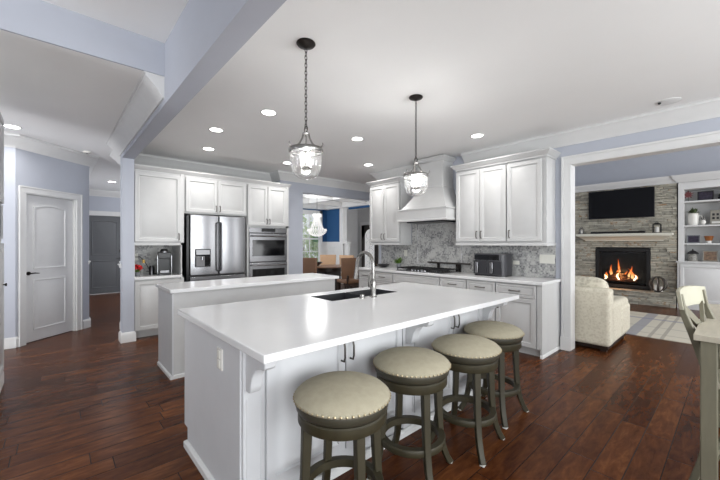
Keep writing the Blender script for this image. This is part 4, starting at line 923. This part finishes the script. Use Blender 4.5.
rb(-LSO, 0, .07, 0, .22, .80, 'back', bev=.045)
rb(-.26, .10, .07, .0, 1.12, .60, 'arm', bev=.06); rb(-LSO, .10, .07, -LSO+.26, 1.12, .60, 'arm', bev=.06)
rb(-.27, .60, .10, .012, 1.15, .52, 'arm_front', bev=.05)
for x in (-1.48, -.66): cushion(.40, .38, .10, (x, .62, .42), CUSH, 'seat_cushion', t)
for x in (-1.55, -.53): cushion(.46, .13, .25, (x, .24, .675), CUSH, 'back_cushion', t, Matrix.Rotation(-.15, 4, 'X'), .22)
for x in (-LSO+.08, -.08):
    for y in (.08, 1.0): B((x-.035, y-.035, 0.0, x+.035, y+.035, .075)).build('foot', DKWOOD, t)
rb(-LSO+.03, .04, .03, -.03, .08, .08, 'skirt_rail', DKWOOD, .0); rb(-.07, .08, .03, -.03, 1.08, .08, 'skirt_rail', DKWOOD, .0)

# ================================================================== BREAKFAST TABLE and chair on the right
t = thing('breakfast_table', 'tall whitewashed wooden table with square grey legs at the right edge', 'table', (0, 0, 0))
tb = MB()
for k in range(6): tb.box(-.151+k*.155, 2.453, .878, -.151+(k+1)*.155-.003, 3.78, .91)
tb.build('tabletop', WASH, t, bev=.003)
B((-.06, 2.485, .80, .68, 2.505, .877), (-.06, 3.71, .80, .68, 3.73, .877), (-.115, 2.54, .80, -.095, 3.69, .877), (.69, 2.54, .80, .71, 3.69, .877)).build('apron', GREYW, t)
for x in (-.1275, .68):
    for y in (2.468, 3.69): B((x, y, 0, x+.064, y+.064, .877)).build('leg', GREYW, t, bev=.005)
def make_chair(lab, loc, rz):
    """counter height farmhouse chair; faces local +x"""
    t = thing('farmhouse_chair', lab, 'chair', loc, rz)
    for sy in (-.19, .19):
        MB().bar([(-.268, sy, 1.085), (-.250, sy, .98), (-.205, sy, .85), (-.160, sy, .70), (-.137, sy, .52), (-.140, sy, .34), (-.175, sy, .17), (-.222, sy, 0)], [.026, .030, .036, .040, .042, .040, .036, .032], .028, (1, 0, 0)).build('rear_leg', GREYW, t, bev=.004)
        B((.20, sy-.018, 0, .236, sy+.018, .60)).build('front_leg', GREYW, t, bev=.003)
    q = MB(); rings = []
    for u in (-1, -.6, -.2, .2, .6, 1):
        x = -.272-.03*math.cos(PI*u/2); y = .215*u; zt = 1.105+.012*math.cos(PI*u/2)
        rings.append([(x+.010, y, 1.0), (x+.030, y, 1.0), (x+.014, y, zt), (x-.006, y, zt)])
    q.loops(rings).build('top_rail', CREAMW, t, bev=.003)
    for s in (-1, 1): MB().bar([(-.175, s*.16, .74), (-.215, 0, .87), (-.262, -s*.16, 1.005)], .018, .04, (1, 0, 0)).build('cross_slat', GREYW, t)
    B((-.185, -.19, .70, -.163, .19, .74)).build('lower_rail', GREYW, t)
    B((-.17, -.21, .60, .25, .21, .635)).build('seat', WASH, t, bev=.008)
    B((-.12, -.19, .54, .22, -.17, .60), (-.12, .17, .54, .22, .19, .60)).build('apron', GREYW, t)
    B((-.15, -.17, .20, -.13, .17, .23), (.205, -.17, .20, .228, .17, .23)).build('stretcher', GREYW, t)
make_chair('cream railed farmhouse chair tucked under the left side of table', (.078, 2.81, 0), math.radians(-11))

# ================================================================== DINING ROOM
t = thing('dining_table', 'round dark pedestal dining table beyond the kitchen', 'table', (-7.45, 5.55, 0))
MB().lathe([(.001, .73), (.58, .73), (.60, .742), (.60, .76), (.001, .76)], seg=40).build('tabletop', mat('table_wood_tan', sr(140, 108, 86), .3, noise=.1), t); MB().lathe([(.5, .73), (.5, .64), (.001, .64)], seg=32).build('apron', DKWOOD, t); B((-.25, -.25, 0, .25, .25, .64)).build('pedestal', DKWOOD, t, bev=.02)
def dchair(lab, loc, rz, m):
    """faces local +y"""
    t = thing('dining_chair', lab, 'chair', loc, rz, 'upholstered chairs round the dining table')
    for sx in (-.20, .20):
        MB().bar([(sx, -.26, .62), (sx, -.22, .42), (sx, -.25, 0)], .035, .04, (1, 0, 0)).build('rear_leg', DKWOOD, t); MB().bar([(sx, .20, .42), (sx, .21, 0)], .035, .035, (1, 0, 0)).build('front_leg', DKWOOD, t)
    B((-.24, -.24, .42, .24, .24, .50)).build('seat', m, t, bev=.02); B((-.22, -.22, .36, .22, .22, .42)).build('seat_rail', DKWOOD, t)
    MB().prism([(-.22, .52), (.22, .52), (.25, 1.02), (-.25, 1.02)], 'y', -.03, .03).build('backrest', m, t, bev=.015)
    t.children[-1].location = (0, -.26, 0); t.children[-1].rotation_euler = (.12, 0, 0)
def face(loc, tgt): return math.atan2(tgt[1]-loc[1], tgt[0]-loc[0])-PI/2
TC = (-7.45, 5.55)
for loc, m, lab in (((-6.28, 5.33), BRLEATH, 'brown leather dining chair nearest the faucet, back to the kitchen'), ((-7.02, 4.62), BRLEATH, 'brown leather dining chair beside the lilac wall end'), ((-8.4, 6.25), TANF, 'tan dining chair at far side of table, left one'), ((-7.72, 6.42), TANF, 'tan dining chair at far side of table, right one')):
    dchair(lab, (*loc, 0), face(loc, TC), m)
t = thing('fruit_bowl', 'dark bowl on the dining table', 'bowl', (-7.62, 5.28, .76)); MB().lathe([(.001, 0), (.06, 0), (.07, .02), (.17, .10), (.165, .105), (.05, .03), (.001, .025)], seg=24).build('bowl_body', BLACK, t)
t = thing('crystal_chandelier', 'white beaded crystal chandelier over the dining table', 'chandelier', (-7.25, 5.04, 0))
CRY = mat('lit_crystal_beads', sr(200, 200, 200), .3, noise=.3, nscale=60, emit=(1, .97, .92), es=.45)
MB().cyl((0, 0, 2.1), .006, .64, 8).build('rod', NICKEL, t); MB().lathe([(.06, 2.75), (.05, 2.72), (.001, 2.71)], seg=18).build('canopy', NICKEL, t)
def beads(levels, name):
    q = MB()
    for r, z, n in levels:
        for i in range(n): a = 2*PI*i/n; q.ball((r*math.cos(a), r*math.sin(a), z), .016, 6, 4)
    q.build(name, CRY, t)['kind'] = 'stuff'
beads([(.10, 2.12, 14), (.105, 2.09, 14), (.10, 2.06, 14)], 'top_tier')
beads([(.075+.085*(k/8)**1.4, 2.03-.034*k, 16) for k in range(9)], 'bead_strands')
beads([(.235, 1.73, 30), (.24, 1.70, 30), (.225, 1.665, 26), (.20, 1.63, 22), (.165, 1.60, 18), (.12, 1.575, 14), (.06, 1.56, 8)], 'crystal_basket')
l = bpy.data.lights.new('chandelier_glow', 'POINT'); l.energy = 20; l.shadow_soft_size = .25; lo = bpy.data.objects.new('chandelier_glow', l); COL.objects.link(lo); lo.parent = t; lo.location = (0, 0, 2.3)
# garden tree outside the dining window
for (x, y, hh, lab, sd) in ((-13.6, 8.6, 3.2, 'leafy tree seen through the dining room window', 21), (-16.5, 11.9, 2.4, 'smaller shrubby tree behind the window tree', 22)):
    t = thing('garden_tree', lab, 'tree', (x, y, -.15)); MB().tube([(0, 0, 0), (.05, .03, .8), (0, .1, 1.8)], [.12, .09, .05], 8).build('trunk', BARK, t)
    rnd = random.Random(sd); q = MB()
    for i in range(1600):
        d = Vector((rnd.gauss(0, 1), rnd.gauss(0, 1), rnd.gauss(0, 1))).normalized()*rnd.uniform(.4, 1.0); p = Vector((d.x*1.1, d.y*1.1, 1.6+d.z*hh*.42)); s_ = .09
        a = Vector((rnd.uniform(-1, 1), rnd.uniform(-1, 1), rnd.uniform(-1, 1))).normalized(); b_ = a.cross(Vector((0, 0, 1))).normalized()
        q.add([tuple(p-a*s_), tuple(p+b_*s_*.5), tuple(p+a*s_), tuple(p-b_*s_*.5)], [(0, 1, 2, 3)])
    q.build('foliage', LEAF2, t)
